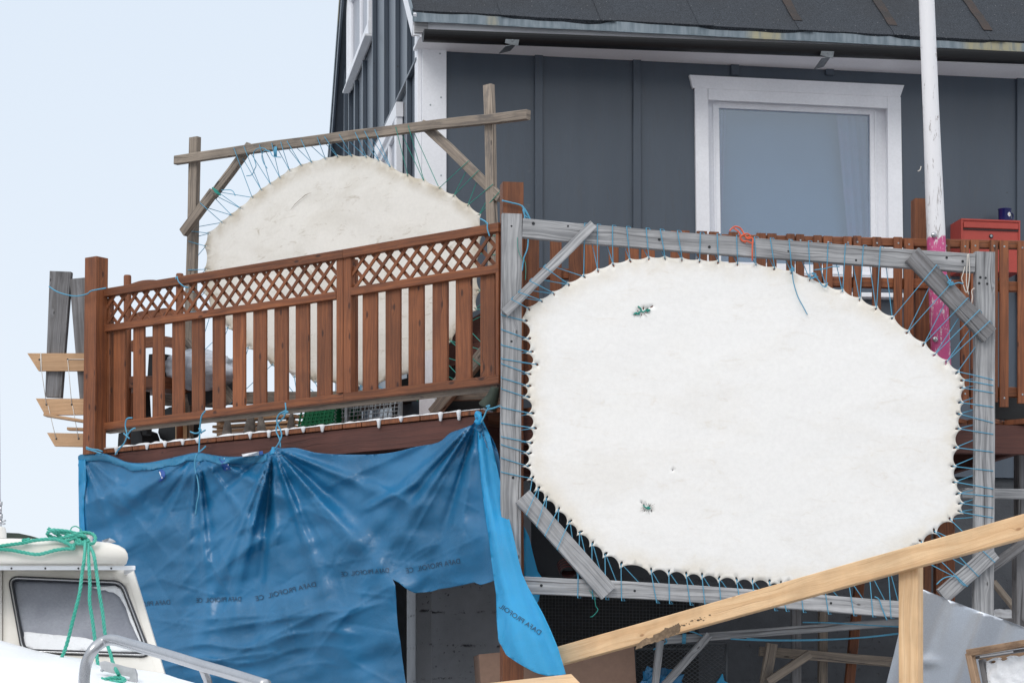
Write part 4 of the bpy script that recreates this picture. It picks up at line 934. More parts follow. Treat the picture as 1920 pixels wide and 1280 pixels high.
for k in range(4): c1.tube([BK.hit(515 + k * 1.2, 275, .066), BK.hit(514 + k * 1.5, 294, .066)], .003, 5)
c3 = MB()
for k in range(5): c3.tube([BK.hit(398 + k * 1.3, 352 + k * 2, .11), BK.hit(408 + k * 1.3, 358 + k * 2, .11)], .0045, 5)
tag(c3.build('cord_lashing', 'cordg'), 'green cord lashing binding the two pieces of the upper left brace', 'cord')
tag(c1.build('lacing_cord', 'cord'), 'blue cord lacing the cream hide to the left and top of the rough frame', 'cord')
tag(c2.build('lacing_cord', 'cordg'), 'green cord lacing the cream hide to the right side of the rough frame', 'cord')
# ================================================================ TARP
ties = [(152, 850, .35), (372, 846, .6), (512, 838, 1.25), (895, 782, 1.25)]
def smooth(a, b, x): t_ = max(0, min(1, (x - a) / (b - a))); return t_ * t_ * (3 - 2 * t_)
cr_rnd = random.Random(21)
CREASE = [(512, 845, 425, 1120, .030, 12), (512, 845, 470, 1000, .022, 7), (512, 845, 640, 1010, .028, 12), (512, 845, 590, 930, .018, 7), (512, 845, 520, 1060, .024, 9), (895, 790, 690, 960, .034, 14), (895, 790, 740, 1060, .026, 12),
          (895, 790, 780, 900, .018, 7), (895, 790, 860, 1040, .018, 8), (895, 790, 560, 935, .02, 14), (372, 850, 300, 1000, .014, 8), (372, 850, 410, 960, .014, 8), (160, 860, 330, 1060, .016, 12), (150, 950, 260, 900, .012, 8), (300, 1195, 740, 1128, .016, 7), (290, 1165, 560, 1150, .010, 5),
          (300, 1250, 520, 1222, .03, 9), (430, 1230, 640, 1130, .018, 7), (560, 1190, 735, 1120, .014, 6), (640, 900, 300, 1150, .016, 12), (700, 1090, 560, 1260, .014, 10), (730, 1100, 600, 1180, .012, 6), (370, 1010, 250, 1110, .013, 8), (690, 900, 770, 945, .014, 6)]
for _ in range(120):
    a_ = cr_rnd.choice([-.55, -.35, -.8, .3, 1.2, -1.1]) + cr_rnd.uniform(-.2, .2); x_, y_ = cr_rnd.uniform(160, 880), cr_rnd.uniform(880, 1270); l_ = cr_rnd.uniform(12, 90)
    CREASE.append((x_ - math.cos(a_) * l_, y_ - math.sin(a_) * l_, x_ + math.cos(a_) * l_, y_ + math.sin(a_) * l_, cr_rnd.uniform(.002, .007) * cr_rnd.choice([1, 1, -1]), cr_rnd.uniform(2.0, 5)))
def tarp_disp(x, y):
    d = 0
    for j, (tx, ty, am) in enumerate(ties):
        dx, dy = x - tx, y - ty; r = math.hypot(dx, dy) + 1e-3; th = math.atan2(dx, dy)
        env = am * math.exp(-r / 330) * min(1, r / 45)
        for q_, (c_, wd, a_) in enumerate(((-1.15, .09, 1), (-.86, .07, .8), (-.5, .06, 1.1), (-.22, .05, 1.1), (.02, .045, 1.3), (.28, .06, 1.0), (.62, .07, .9), (.95, .08, 1.0), (1.25, .07, .9))):
            c2_ = c_ + .12 * math.sin(j * 2.3 + q_ * 1.7); rr_ = abs(th - c2_) / wd
            if rr_ < 3: d += .05 * env * a_ * math.exp(-rr_ * rr_) * (1 if (q_ + j) % 3 else -.6)
    # swags: shallow hollow between the ties
    f = noise.fractal(Vector((x * .0055 + y * .003, y * .009, 1.3)), 1, 2, 3); d += f * .05
    # long soft ridges sloping down-left, and crumples
    for (ax_, ay_, bx_, by_, am, wd) in CREASE:
        ux, uy = bx_ - ax_, by_ - ay_; L_ = math.hypot(ux, uy); t_ = ((x - ax_) * ux + (y - ay_) * uy) / L_ / L_
        if 0 < t_ < 1:
            q_ = abs((x - ax_) * uy - (y - ay_) * ux) / L_ / wd
            if q_ < 6: d += am * math.exp(-q_) * math.sin(math.pi * t_) ** .6
    # heavy horizontal rolls low on the left
    k = smooth(1120, 1190, y) * (1 - smooth(640, 760, x)); c0 = 1225 - (x - 300) * .12 + 9 * math.sin(x * .03)
    for cc_, am, wd in ((0, .05, 13), (28, .035, 9), (-46, .022, 12), (60, .03, 12)): d += .7 * am * math.exp(-abs(y - c0 - cc_ - 6 * noise.noise(Vector((x * .02, cc_, 0)))) / wd) * (.15 + k * .85) * (.5 + .9 * abs(noise.noise(Vector((x * .012, cc_, 4))))) * (1 - smooth(560, 700, x))
    k = math.exp(-((y - (945 - (x - 700) * .5)) / 9) ** 2) * smooth(670, 700, x) * (1 - smooth(765, 800, x)); d += .028 * k
    return d
top = [(147, 862), (150, 852), (187, 848.6), (213, 855.5), (240, 866), (275, 867), (309, 860.6), (343, 853), (371, 848), (412, 854.5), (447, 855.5), (490, 851), (505, 846), (511, 838), (518, 838), (530, 840), (553, 839), (575, 844), (595, 848.5), (636, 851.4), (698, 851.4), (740, 847), (781, 837), (822, 828.7), (843, 812), (864, 804), (886, 795), (893, 782), (899, 782), (908, 800), (925, 826), (936, 858), (940, 900)]
tl_ = cr([Vector((x, y, 0)) for x, y in top], 4); tout = [(v.x, v.y) for v in tl_]
tout += [(950, 960), (958, 1040), (945, 1085), (924, 1089), (901, 1096), (889, 1091), (864, 1097), (843, 1101), (822, 1104), (806, 1109), (793, 1110), (777, 1111), (768, 1107), (760, 1102), (748, 1092), (735.7, 1085), (741, 1096), (742.7, 1122), (744, 1150), (746, 1175), (751, 1205), (754, 1232), (758, 1262), (764, 1300), (775, 1350), (780, 1400), (150, 1400), (150, 1300), (148, 1200), (149, 1100), (150, 1040), (148.5, 977), (150, 940), (147.8, 909), (149, 890)]
tm = MB().sheet(tout, [], 3.1, lambda x, y: TP.hit(x, y, tarp_disp(x, y)), TP.n, .0015, wander=.25)
tarp = tag(tm.build('blue_tarp', 'tarp'), 'wide sheet of creased dark blue plastic hung under the deck edge beside the boat', 'tarp')
# folded-over left hem, sky light from behind put into its brighter blue
hem = MB().sheet([(147, 862), (160, 860), (162, 900), (157, 960), (160, 1010), (150, 1010), (148, 977), (147, 909)], [], 5, lambda x, y: TP.hit(x, y, tarp_disp(x, y) + .012), TP.n, .001); hem.build('lit_folded_hem', 'tarp2', tarp)
th_ = [(x, y + 1.5) for x, y in tout[:4 * 14] if x < 500]
th_ += [(x, y + 13 + 5 * noise.noise(Vector((x * .05, 0, 3)))) for x, y in th_[::-1]]
MB().sheet(th_, [], 5, lambda x, y: TP.hit(x, y, tarp_disp(x, y) + .007), TP.n, .001).build('lit_top_hem', M.setdefault('hem', mat_tarp('lit_blue_plastic_hem', (.035, .29, .52), .25, .35, .3)), tarp)  # doubled edge; lighter blue also puts sky light from behind into the colour
def text_on(body, pr, pl_, hcap, plane, disp, parent, mat='ink'):
    """printing seen from the back of the sheet: it reads right to left"""
    cu_ = bpy.data.curves.new('print', 'FONT'); cu_.body = body; cu_.size = 1; ob = bpy.data.objects.new('print', cu_); sc.collection.objects.link(ob)
    dg = bpy.context.evaluated_depsgraph_get(); dg.update(); me = bpy.data.meshes.new_from_object(ob.evaluated_get(dg)); bpy.data.objects.remove(ob)
    X = max(v.co.x for v in me.vertices); vx = Vector((pl_[0] - pr[0], pl_[1] - pr[1])); L = vx.length; vx /= L; up = Vector((vx.y, -vx.x)); up = -up if up.y > 0 else up
    vs = []
    for v in me.vertices:
        a = v.co.x / X * L; b = v.co.y / .7 * hcap; x, y = pr[0] + vx.x * a + up.x * b, pr[1] + vx.y * a + up.y * b; vs.append(plane.hit(x, y, disp(x, y) + .0045))
    fs = [tuple(p.vertices) for p in me.polygons]; m_ = MB(); m_.add(vs, fs); m_.build('printed_lettering', mat, parent); bpy.data.meshes.remove(me)
for pr, pl_, h_ in (((594, 1098), (480, 1126), 9), ((730, 1072), (640, 1080), 8.5), ((864, 1055), (762, 1074), 9.5), ((453, 1126), (368, 1129), 8.5), ((320, 1132), (222, 1140), 9)):
    text_on('DAFA PROFOIL   ((', pr, pl_, h_, TP, tarp_disp, tarp) if 0 else text_on('DAFA PROFOIL  C\u20ac'.replace('\u20ac', 'E'), pr, pl_, h_, TP, tarp_disp, tarp)
tapem = MB()
for pts, mi in ((((296, 882), (303, 879), (309, 884), (310, 892), (305, 900), (296, 904), (302, 893), (301, 886)), 1), (((410, 857), (424, 857), (427, 868), (432, 880), (420, 882), (414, 870)), 1), (((453, 851), (485, 846), (486, 853), (455, 856)), 0)):
    tapem.sheet(list(pts), [], 4, lambda x, y: TP.hit(x, y, tarp_disp(x, y) + .006), TP.n, .001, mi)
for x0, y0, x1, y1 in ((299, 884, 304, 896), (415, 860, 426, 878), (420, 859, 428, 872)):
    tapem.board(TP.hit(x0, y0, tarp_disp(x0, y0) + .009), TP.hit(x1, y1, tarp_disp(x1, y1) + .009), .008, .001, TP.n, 0)
tapem.board(TP.hit(486, 849, tarp_disp(486, 849) + .008), TP.hit(493, 848, tarp_disp(493, 848) + .008), .02, .001, TP.n, 1)
tapem.build('tape_strip', ['white', 'blueink'], tarp)
# knot bunches
kb = MB()
kb.tube(cr([TP.hit(x, y, .03) for x, y in ((514, 852), (513, 842), (513, 838))], 3), [.03, .024, .018, .014, .012, .012, .012][:7], 9)
kb.build('gathered_knot', 'tarp2', tarp)
# narrow strip hanging in front
def sdp(x, y): 
    base = (y - 790) / 470 * .78 - .02
    c = interp([(790, 897), (900, 912), (1040, 940), (1200, 985), (1265, 1015)], y)
    w_ = interp([(790, 8), (860, 20), (1000, 26), (1100, 32), (1200, 48), (1265, 50)], y)
    f_ = (x - c) / w_
    return base + .03 * math.cos(f_ * 2.6 + .4) * min(1, (y - 780) / 60) + .012 * noise.fractal(Vector((x * .012 - y * .006, y * .004, 3)), 1, 2, 3) + .008 * math.cos(f_ * 7 + y * .008)
s1 = [(889, 776), (897, 770), (903, 773), (902, 781), (909, 795), (918, 815), (926, 850), (935, 890), (943, 928), (951, 960), (959, 990), (966, 1020), (972, 1048), (979, 1075), (990, 1100), (1004, 1125), (1017, 1148), (1032, 1180), (1046, 1214), (1054, 1240), (1061, 1263), (1045, 1266), (1026, 1266), (1012, 1263), (1001, 1259), (986, 1251), (972, 1243), (960, 1235), (949, 1227), (941, 1212), (934.5, 1201), (931, 1160), (930, 1114), (925, 1078), (920, 1040), (915, 1000), (909.6, 965), (905, 930), (901, 895), (897, 850), (895, 815), (893, 795)]
sm = MB().sheet(s1, [], 4.5, lambda x, y: TP.hit(x, y, sdp(x, y)), TP.n, .0015, wander=.2)
strip = tag(sm.build('blue_plastic_strip', 'tarp2'), 'narrow bright blue plastic strip knotted at the deck corner, hanging beside the grey frame', 'plastic sheet')
text_on('DAFA PROFOIL', (1012, 1190), (935, 1138), 9, TP, sdp, strip)
kb = MB(); kb.tube(cr([TP.hit(x, y, .05) for x, y in ((893, 773), (899, 779), (901, 786), (897, 792), (892, 789))], 4), .012, 8); kb.build('knot', 'tarp2', strip)
# blue plastic behind the frame
bp = MB().sheet([(982, 985), (992, 1005), (1000, 1040), (1008, 1070), (1018, 1085), (1010, 1125), (1003, 1138), (996, 1110), (988, 1130), (983, 1110)], [], 6, lambda x, y: RR.hit(x, y, .05 + .02 * noise.noise(Vector((x * .04, y * .02, 1)))), RR.n, .0015)
tag(bp.build('blue_plastic_scrap', 'tarp2'), 'torn scrap of blue plastic behind the lower left brace of the grey frame', 'plastic sheet')
# ties of blue cord
def cord(pts, pl, o, r, label, mat='cord', k=5):
    m_ = MB()
    for p in pts: m_.tube(cr([pl.hit(x, y, o + .004 * math.sin(i * 1.9)) for i, (x, y) in enumerate(p)], k), r, 6)
    return tag(m_.build('tie_cord', mat), label, 'cord', )
cord([((248, 783), (238, 785), (235, 798), (238, 815), (233, 830), (222, 843), (216, 852)), ((238, 817), (246, 806), (254, 802)), ((232, 812), (243, 822), (236, 816))], TP, .03, .0048, 'leftmost blue cord tying the wide tarp to the bottom rail')
cord([((385, 770), (378, 780), (375, 800), (374, 825), (373, 848)), ((357, 809), (366, 812), (377, 810), (385, 806)), ((372, 848), (380, 842), (386, 836)), ((370, 850), (366, 862), (366, 880), (371, 900), (373, 925), (369, 945), (367, 965)), ((371, 812), (377, 806), (373, 803), (378, 812))], TP, .045, .0048, 'blue cord with a long loose tail tied to the middle of the tarp left half')
cord([((535, 755), (536, 770), (532, 782), (520, 795), (518, 808), (524, 822), (526, 838)), ((536, 770), (524, 776), (519, 790), (528, 812), (524, 828), (515, 842)), ((530, 776), (540, 772), (533, 770))], TP, .05, .0048, 'blue cord from the bottom rail to the big gathered knot of the tarp')
cord([((939, 760), (925, 765), (914, 768), (908, 780), (902, 792)), ((914, 766), (918, 760), (912, 762))], TP, .06, .0048, 'short blue cord holding the plastic strip at the deck corner')
cord([((162, 838), (170, 841), (183, 843), (192, 846)), ((162, 841), (176, 845), (190, 850))], TP, .05, .0055, 'blue cord wound low round the brown post at the left end of the tarp')
ob = MB(); OP = RL.off(.16)
ob.tube(cr([OP.hit(x, y) for x, y in ((92, 537), (110, 548), (140, 555), (163, 551), (172, 545), (199, 540))], 5), .0042, 6)
tag(ob.build('tie_cord', 'cord'), 'blue cord tying the grey rack uprights to the left post', 'cord')
cord([((332, 518), (335, 528), (345, 537), (353, 539)), ((332, 518), (329, 523))], RL, .075, .004, 'short blue grey cord looped over the top rail beside the chair post')
cord([((914, 419), (914, 430), (918, 443)), ((900, 410), (908, 414), (915, 420))], RL, .075, .004, 'short blue grey cord looped over the top rail near the corner post')
# ================================================================ FAR LEFT RACK
rk = thing('timber_rack', 'upright rack of two grey planks and pale cut-cornered boards beyond the left post', 'rack', at(RL.hit(120, HZ, -.1), 3.0))
K1 = Pl(RL.hit(175, HZ, -.06), (1, -.12, 0))
MB().board(K1.hit(101.5, 745), K1.hit(115, 510), K1.m(31, 100, 0), .05, K1.n, w2=K1.m(41, 100, 0), jit=.002).build('upright', 'grey_dark', rk)
MB().board(K1.hit(163, 748), K1.hit(147, 523), K1.m(24, 100, 0), .05, K1.n, w2=K1.m(31, 100, 0), jit=.002).build('upright', 'grey_dark', rk)
for pts in (((51, 662), (192, 662), (192, 695), (72, 695)), ((67, 746.6), (192, 747.5), (192, 777), (84, 777.5)), ((88, 811), (192, 813), (192, 838), (102.5, 836))):
    ppoly('cross_board', 'pine2', rk, K1, pts, .028, .055, U=K1.u)
part('cross_board', 'pine2', rk, K1, (85, 778), (190, 795), 5, .08, .03); part('cross_board', 'pine2', rk, K1, (128, 804), (185, 806), 5, .06, .02)
for x, y in ((74, 674), (127, 673.5), (87, 758), (134.5, 758), (105.5, 822), (147.5, 822)): MB().disc(K1.hit(x, y, .056), K1.n, .0065, .001, 10).build('lacing_hole', 'dark', rk)
sn = MB()
for pts in (((77, 662), (78, 695), (87, 758)), ((127, 674), (134.5, 757)), ((90, 760), (105, 822)), ((136, 760), (147, 822)), ((128, 673.5), (190, 673.5)), ((76, 661), (76, 695))): sn.tube([K1.hit(x, y, .058) for x, y in pts], .0024, 5)
sn.build('string', 'cordw', rk)
# ================================================================ CHAIR behind the railing
CH = RL.off(-.45)
ch = thing('wooden_chair', 'brown wooden armchair with curved back rails standing behind the lattice railing', 'chair', at(CH.hit(288, HZ), DZ))
for x, yt in ((239, 516), (337, 513)):
    A = CH.hit(x, yt); B_ = at(A, DZ + .01); r_ = CH.m(7.2, x, 0)
    MB().tube([B_, B_.lerp(A, .5), A - Vector((0, 0, .008)), A], [r_ * .85, r_, r_, r_ * .85], 12).build('back_post', 'brown', ch)
for y0, y1, bow in ((526, 528, 7), (598, 592, 12), (646, 644, 9)):
    dy_ = 5 if y0 == 526 else 0; pts = [(245, y0 + 4 + dy_), (265, y0 - bow * .3 + dy_), (288, y0 - bow * .5 + dy_), (312, y1 - bow * .3 + dy_), (333, y1 + 3)]
    up_ = [(p.x, p.y - (3 if y0 == 526 else 11)) for p in cr([Vector((a, b, 0)) for a, b in pts], 4)]; lo = [(p.x, p.y + (4 if y0 == 526 else 9)) for p in cr([Vector((a, b, 0)) for a, b in pts], 4)]
    ppoly('back_rail', 'brown', ch, CH, up_ + lo[::-1], .025, .012, U=CH.u)
CH2 = CH.off(-.02)
part('seat', 'brown', ch, CH, (236, 724), (342, 722), 22, .42, -.2)
for x, o_ in ((246, -.42), (330, -.42)): A = CH.hit(x, 735, o_); MB().board(at(A, DZ + .01), A, .045, .045, CH.n).build('leg', 'brown', ch)
for a, b in (((236, 745), (238, 815)),): part('leg', 'dark', ch, CH, (276, 815), (272, 735), 9, .05, -.1)
bag = MB(); ring = []
C0 = CH.off(-.12); rows, cols = 13, 22
for i in range(rows):
    v = i / (rows - 1)
    for j in range(cols):
        a = j / cols * 2 * math.pi; rr_ = math.sin(math.pi * min(.97, max(.03, v))) ** .6
        cx_, cy_ = 352, 690; nz = 1 + .28 * noise.fractal(Vector((math.cos(a) * 2.2, math.sin(a) * 2.2, v * 4)), 1, 2, 3)
        p = C0.hit(cx_ + 72 * rr_ * nz * math.cos(a), cy_ + (v - .5) * 78); ring.append(p + C0.n * (.15 * rr_ * nz * math.sin(a) - .1))
bag.add(ring, [(i * cols + j, i * cols + (j + 1) % cols, (i + 1) * cols + (j + 1) % cols, (i + 1) * cols + j) for i in range(rows - 1) for j in range(cols)] + [tuple(range(cols))[::-1], tuple((rows - 1) * cols + j for j in range(cols))], None, 0, True)
tag(bag.build('plastic_bag', 'plasticbag'), 'crumpled translucent plastic bag lying against the wooden chair', 'bag')
bx = MB(); 
for pts in (((279, 664), (300, 662), (300, 712), (276, 712)),): bx.poly([CH.hit(x, y, -.05) for x, y in pts], CH.n, .2)
tag(bx.build('black_case', 'black'), 'black case standing upright on the chair seat behind the slats', 'case')
clutter_ = [((296, 752), (345, 748), (345, 812), (300, 816))]
for i_, (pts, lab_, o_, mt_) in enumerate(((((222, 812), (262, 808), (262, 860), (222, 862)), 'low dark crate on the deck under the left end of the railing', -.15, 'dark'), (((352, 700), (398, 690), (404, 745), (356, 758)), 'dark rolled bundle lying under the plastic bag', -.28, 'dark'), (((300, 768), (336, 766), (338, 818), (300, 822)), 'small black box on the deck below the chair seat', -.3, 'black'))):
    pts = [(v.x + rnd.uniform(-1.5, 1.5), v.y + rnd.uniform(-1.5, 1.5)) for v in cr([Vector((x, y, 0)) for x, y in pts + (pts[0],)], 4)][:-1]
    tag(MB().poly([CH.hit(x, y, o_) for x, y in pts], CH.n, .16).build(('dark_crate', 'rolled_bundle', 'black_box')[i_], mt_), lab_, ('crate', 'bundle', 'box')[i_])
# timber trestle and clutter on the deck behind the bottom rail
DK = RL.off(-1.05)
def clutter(name, label, cat, mat, pts, th, o, pl=DK, group=None):
    return tag(MB().poly([pl.hit(x, y, o) for x, y in pts], pl.n, th, 0, pl.u).build(name, mat), label, cat, group)
pal = thing('timber_pallet', 'stack of pale yellow boards lying on the deck behind the grey bottles', 'pallet', at(DK.hit(460, HZ), DZ))
pal['label'] = 'pale yellow timber crate boards seen under the bottom rail behind the grey pegs'
for y in (786, 797, 806): part('board', 'pine2', pal, DK, (408, y + 4), (560, y - 6), 5, .1, -.05)
for x in (415, 470, 545): part('batten', 'pine2', pal, DK, (x, 818), (x, 778), 9, .05, -.12)
lab = ['leftmost of the grey worn wooden pegs on the deck under the bottom rail', 'second grey worn peg from the left under the bottom rail', 'third grey worn peg, beside the middle of the row', 'rightmost grey worn peg, left of the green crate']
for k, (x, w_, yt, lean) in enumerate(((425, 20, 783, 2), (466, 24, 775, 5), (491, 20, 779, -2), (544, 17, 774, 3))):
    m_ = MB(); pts = []; rr_ = []
    for f_ in (0, .25, .5, .7, .85, .95, 1.0):
        y = 828 + (yt - 828) * f_ - (x - 425) * .02; p = DK.hit(x + lean * f_, y, .55); pts.append(p); rr_.append(DK.m(w_ / 2, x, 0) * [1.05, .95, .82, .68, .5, .32, .12][len(rr_)] )
    m_.tube(pts, rr_, 10); tag(m_.build('wooden_peg', 'bottle'), lab[k], 'peg', 'grey worn pegs standing on the deck')
cg = thing('green_crate', 'green plastic lattice crate on the deck under the bottom rail', 'crate', at(DK.hit(590, HZ, .5), DZ))
g = MB(); cp = lambda x, y, o=0.: DK.hit(x, y, .5 + o)
for i in range(9): x = 564 + i * 7.5; g.board(cp(x - 4, 800), cp(x + 4, 758), .008, .01, DK.n)
for i in range(7): y = 762 + i * 6.5; g.board(cp(560 - (0), y + 3), cp(626, y - 5), .007, .01, DK.n)
g.board(cp(572, 766), cp(628, 756), .02, .02, DK.n); g.build('side_panel', 'greenplast', cg)
MB().poly([cp(x, y, -.06) for x, y in ((575, 768), (628, 757), (628, 798), (560, 804))], DK.n, .25).build('inner_body', 'greenplast', cg)
wb_ = thing('wire_basket', 'grey steel wire basket rack on the deck right of the green crate', 'wire basket', at(DK.hit(690, HZ, .5), DZ))
g = MB()
for y in (757, 764, 771, 778, 786): g.tube([cp(640, y + 4), cp(752, y - 9)], .003, 5)
for i in range(16): g.tube([cp(642 + i * 7, 800), cp(642 + i * 7, 752)], .0018, 4)
for i in range(12): g.tube([cp(642 + i * 9, 795, -.02), cp(652 + i * 9, 752, -.02)], .0025, 4)
g.build('wire_panel', 'steel', wb_)
for x in (650, 751): part('leg', 'steel', wb_, DK, (x, 803), (x, 748), 5, .02, .5)
part('shelf', 'black', wb_, DK, (640, 762), (752, 748), 9, .3, .3)
sp_ = []
for k in range(14): sp_ += [cp(625 + (k % 2) * 5 + k * .2, 800 - k * 3.4, .02)]
MB().tube(sp_, .003, 5).build('coil_spring', 'steel', wb_)
clutter('grey_bin', 'dark slate bin standing on the deck near the house corner', 'bin', 'siding', ((755, 745), (787, 741), (786, 800), (757, 804)), .3, .2)
clutter('white_board', 'white board leaning on the deck beside the dark bin', 'board', 'white', ((786, 660), (811, 655), (813, 735), (820, 782), (786, 800)), .02, .34)
clutter('brown_board', 'brown board leaning behind the right end slats of the lattice railing', 'board', 'rim', ((838, 655), (858, 612), (905, 585), (905, 665), (838, 690)), .03, .12, )
clutter('black_tray', 'black flat tray leaning under the right end of the lattice railing', 'tray', 'black', ((735, 715), (800, 700), (905, 660), (935, 650), (935, 800), (735, 800)), .03, -.02)
# olive hanging boot-like bag by the corner post
ob_ = MB(); pts = [RL.hit(x, y, .06) for x, y in ((929, 726), (927, 735), (922, 748), (917, 757), (914, 764))]
ob_.tube(cr(pts, 3), [.024, .026, .028, .03, .032, .034, .037, .041, .044, .047, .052, .054, .05], 12); ob_.tube([RL.hit(917, 762, .06), RL.hit(915, 770, .06)], [.03, .028], 10, 1)
tag(ob_.build('rubber_sleeve', ['olive', 'plasticbag']), 'olive green rubber sleeve stuffed between the bottom rail and the corner post', 'sleeve')
# ================================================================ FLAGPOLE
PP = RR.off(.12)
pole = MB(); A = PP.hit(1719, -460); B_ = PP.hit(1768, 770); top_r, bot_r = PP.m(13.2, 1740, 0), PP.m(17.5, 1760, 0)
K = 40; pts = [A.lerp(B_, i / K) for i in range(K + 1)]
# straight timber spar: lower two thirds squared, rounded above
for i, p in enumerate(pts):
    pass
ring = []; S = 14
for i, p in enumerate(pts):
    f_ = i / K; r_ = top_r + (bot_r - top_r) * f_; sq = smooth(.5, .75, f_)
    for k in range(S):
        a = 2 * math.pi * k / S + .3; c_, s_ = math.cos(a), math.sin(a); e = (abs(c_) ** 6 + abs(s_) ** 6) ** (-1 / 6) * .93
        q_ = r_ * ((1 - sq) + sq * e) * (1 + .02 * noise.noise(Vector((i * .7, k, 2)))); ring.append(p + wdir * (q_ * c_) + nB * (q_ * s_))
pole.add(ring, [(i * S + k, (i + 1) * S + k, (i + 1) * S + (k + 1) % S, i * S + (k + 1) % S) for i in range(K) for k in range(S)] + [tuple(range(S)), tuple(K * S + k for k in range(S))[::-1]], None, 0, True)
po = tag(pole.build('flagpole', 'pole'), 'tall peeling white timber pole with a pink painted lower end, bolted to the deck', 'pole')
bo = MB()
for x, y in ((1751, 440.5), (1753.5, 636)):
    c_ = PP.hit(x, y, bot_r * .98); bo.lathe(c_, [(0, 0)], 4) if 0 else None
    pr_ = [(.0165, 0), (.0165, .002), (.0145, .006), (.009, .010), (.003, .012), (.0, .0122)]
    MB().tube([c_ + PP.n * z for r_, z in pr_], [max(r_, .0005) for r_, z in pr_], 16).build('bolt', 'chrome', po)
MB().tube(cr([PP.hit(x, y, .05) for x, y in ((1727, 312), (1725, 319), (1721, 321))], 3), .003, 5).build('string', 'cordw', po)
# ================================================================ MAILBOX + MUG
MBX = W.off(.20); mbx = thing('red_mailbox', 'red metal mailbox with a round lock fixed to the slate wall', 'mailbox', MBX.hit(1855, 512))
zt_, zb_ = MBX.hit(1860, 412).z, MBX.hit(1860, 509).z; a0, a1 = (MBX.hit(1801.6, 430) - H).dot(wdir), (MBX.hit(1912.4, 430) - H).dot(wdir)
g = MB(); g.poly([hp(a0, -.2, zb_), hp(a1, -.2, zb_), hp(a1, -.2, zt_), hp(a0, -.2, zt_)], -nB, .198); g.build('body', 'mailbox', mbx)
fz = zt_ - .068
ed = MB(); e_ = .006
ed.board(hp(a0, -.203, zt_ - e_), hp(a1, -.203, zt_ - e_), .012, .008, -nB).board(hp(a0 + e_, -.203, zb_), hp(a0 + e_, -.203, zt_ - .013), .012, .008, -nB).board(hp(a1 - e_, -.203, zb_), hp(a1 - e_, -.203, zt_ - .013), .012, .008, -nB)
ed.build('edge_trim', 'mailbox', mbx)
MB().board(hp(a0 + .016, -.206, zt_ - .042), hp(a1 - .016, -.206, zt_ - .042), .036, .014, -nB).build('flap', 'mailbox', mbx)
MB().board(hp(a0 + .014, -.2065, fz), hp(a1 - .014, -.2065, fz), .008, .002, -nB).build('slot', 'dark', mbx)
lk = MBX.hit(1858, 443); MB().disc(lk + MBX.n * .001, -nB, .014, .006, 16).disc(lk + MBX.n * .006, -nB, .008, .003, 12, 1).build('lock', ['dark', 'steel'], mbx)
mc = Vector(hp((MBX.hit(1891, 412) - H).dot(wdir), -.13, zt_ + .0005)); r_ = MBX.m(12.3, 1890, 0); hM = .088
mug = thing('enamel_mug', 'navy blue enamel mug with a white daisy standing on the red mailbox', 'mug', mc)
g = MB().lathe(mc, [(.001, 0), (r_ * .9, 0), (r_ * .96, .006), (r_ * .96, hM - .006), (r_ * 1.06, hM - .002), (r_ * 1.06, hM), (r_ * .96, hM - .002), (r_ * .93, hM - .006), (r_ * .93, .006), (.001, .004)], 28); g.build('cup', 'mug', mug)
g = MB().tube(cr([mc + wdir * (r_ * .9) + nB * .0 + Vector((0, 0, .022)), mc + wdir * (r_ * 1.5) + nB * .02 + Vector((0, 0, .03)), mc + wdir * (r_ * 1.5) + nB * .02 + Vector((0, 0, .06)), mc + wdir * (r_ * .9) + Vector((0, 0, .066))], 5), .005, 8); g.build('handle', 'mug', mug)
g = MB()
def mp(da, dz, o=0.):
    a = -math.pi / 2 + math.atan2(wdir.y, wdir.x) + .45 + da / r_; return mc + Vector((math.cos(a), math.sin(a), 0)) * (r_ * .965 + o) + Vector((0, 0, .047 + dz))
for k in range(11):
    a = k * 2 * math.pi / 11; L0, L1 = .004, .0155; n1 = []
    for (rr_, sd_) in ((L0, -.001), (.010, -.0028), (.0145, -.002), (L1, 0), (.0145, .002), (.010, .0028), (L0, .001)): n1.append(mp(rr_ * math.cos(a) - sd_ * math.sin(a), rr_ * math.sin(a) + sd_ * math.cos(a), .0012))
    g.add(n1, [tuple(range(7))[::-1]], None, 0)
g.add([mp(.0048 * math.cos(k * .6283), .0048 * math.sin(k * .6283), .002) for k in range(10)], [tuple(range(10))[::-1]], None, 1); g.build('daisy_print', ['white', 'yellow'], mug)
# ================================================================ FRONT HANDRAIL
HR = pl2(1050, 12.35, 1920, 10.4)
hr = thing('pine_handrail', 'fresh pine sloping handrail on an upright post, rising across the lower right', 'handrail', at(HR.hit(1708, HZ), .0))
A, B_ = HR.hit(1010, 1241), HR.hit(1990, 967); 
MB().board(A, B_, HR.m(35, 1050, 0), .045, HR.n, w2=HR.m(44.5, 1950, 0), jit=.001).build('rail', 'pine', hr)
a_, b_ = HR.hit(1708, 1062, -.047), HR.hit(1712, 1290, -.047); MB().board(at(a_, .02), a_, HR.m(44, 1708, 0), .045, HR.n, jit=.001).build('post', 'pine', hr)
md = MB(); mo = [(1195, 1204), (1208, 1196), (1222, 1190), (1236, 1184), (1248, 1176), (1262, 1172), (1272, 1166), (1276, 1175), (1268, 1186), (1256, 1190), (1244, 1196), (1228, 1202), (1212, 1206), (1198, 1212), (1190, 1214)]
mo = [(a + rnd.uniform(-2, 2), b + rnd.uniform(-2, 2) + 2) for a, b in [(v.x, v.y) for v in cr([Vector((x, y, 0)) for x, y in mo], 3)]]
md.poly([HR.hit(x, y, .0245) for x, y in mo], HR.n, .002)
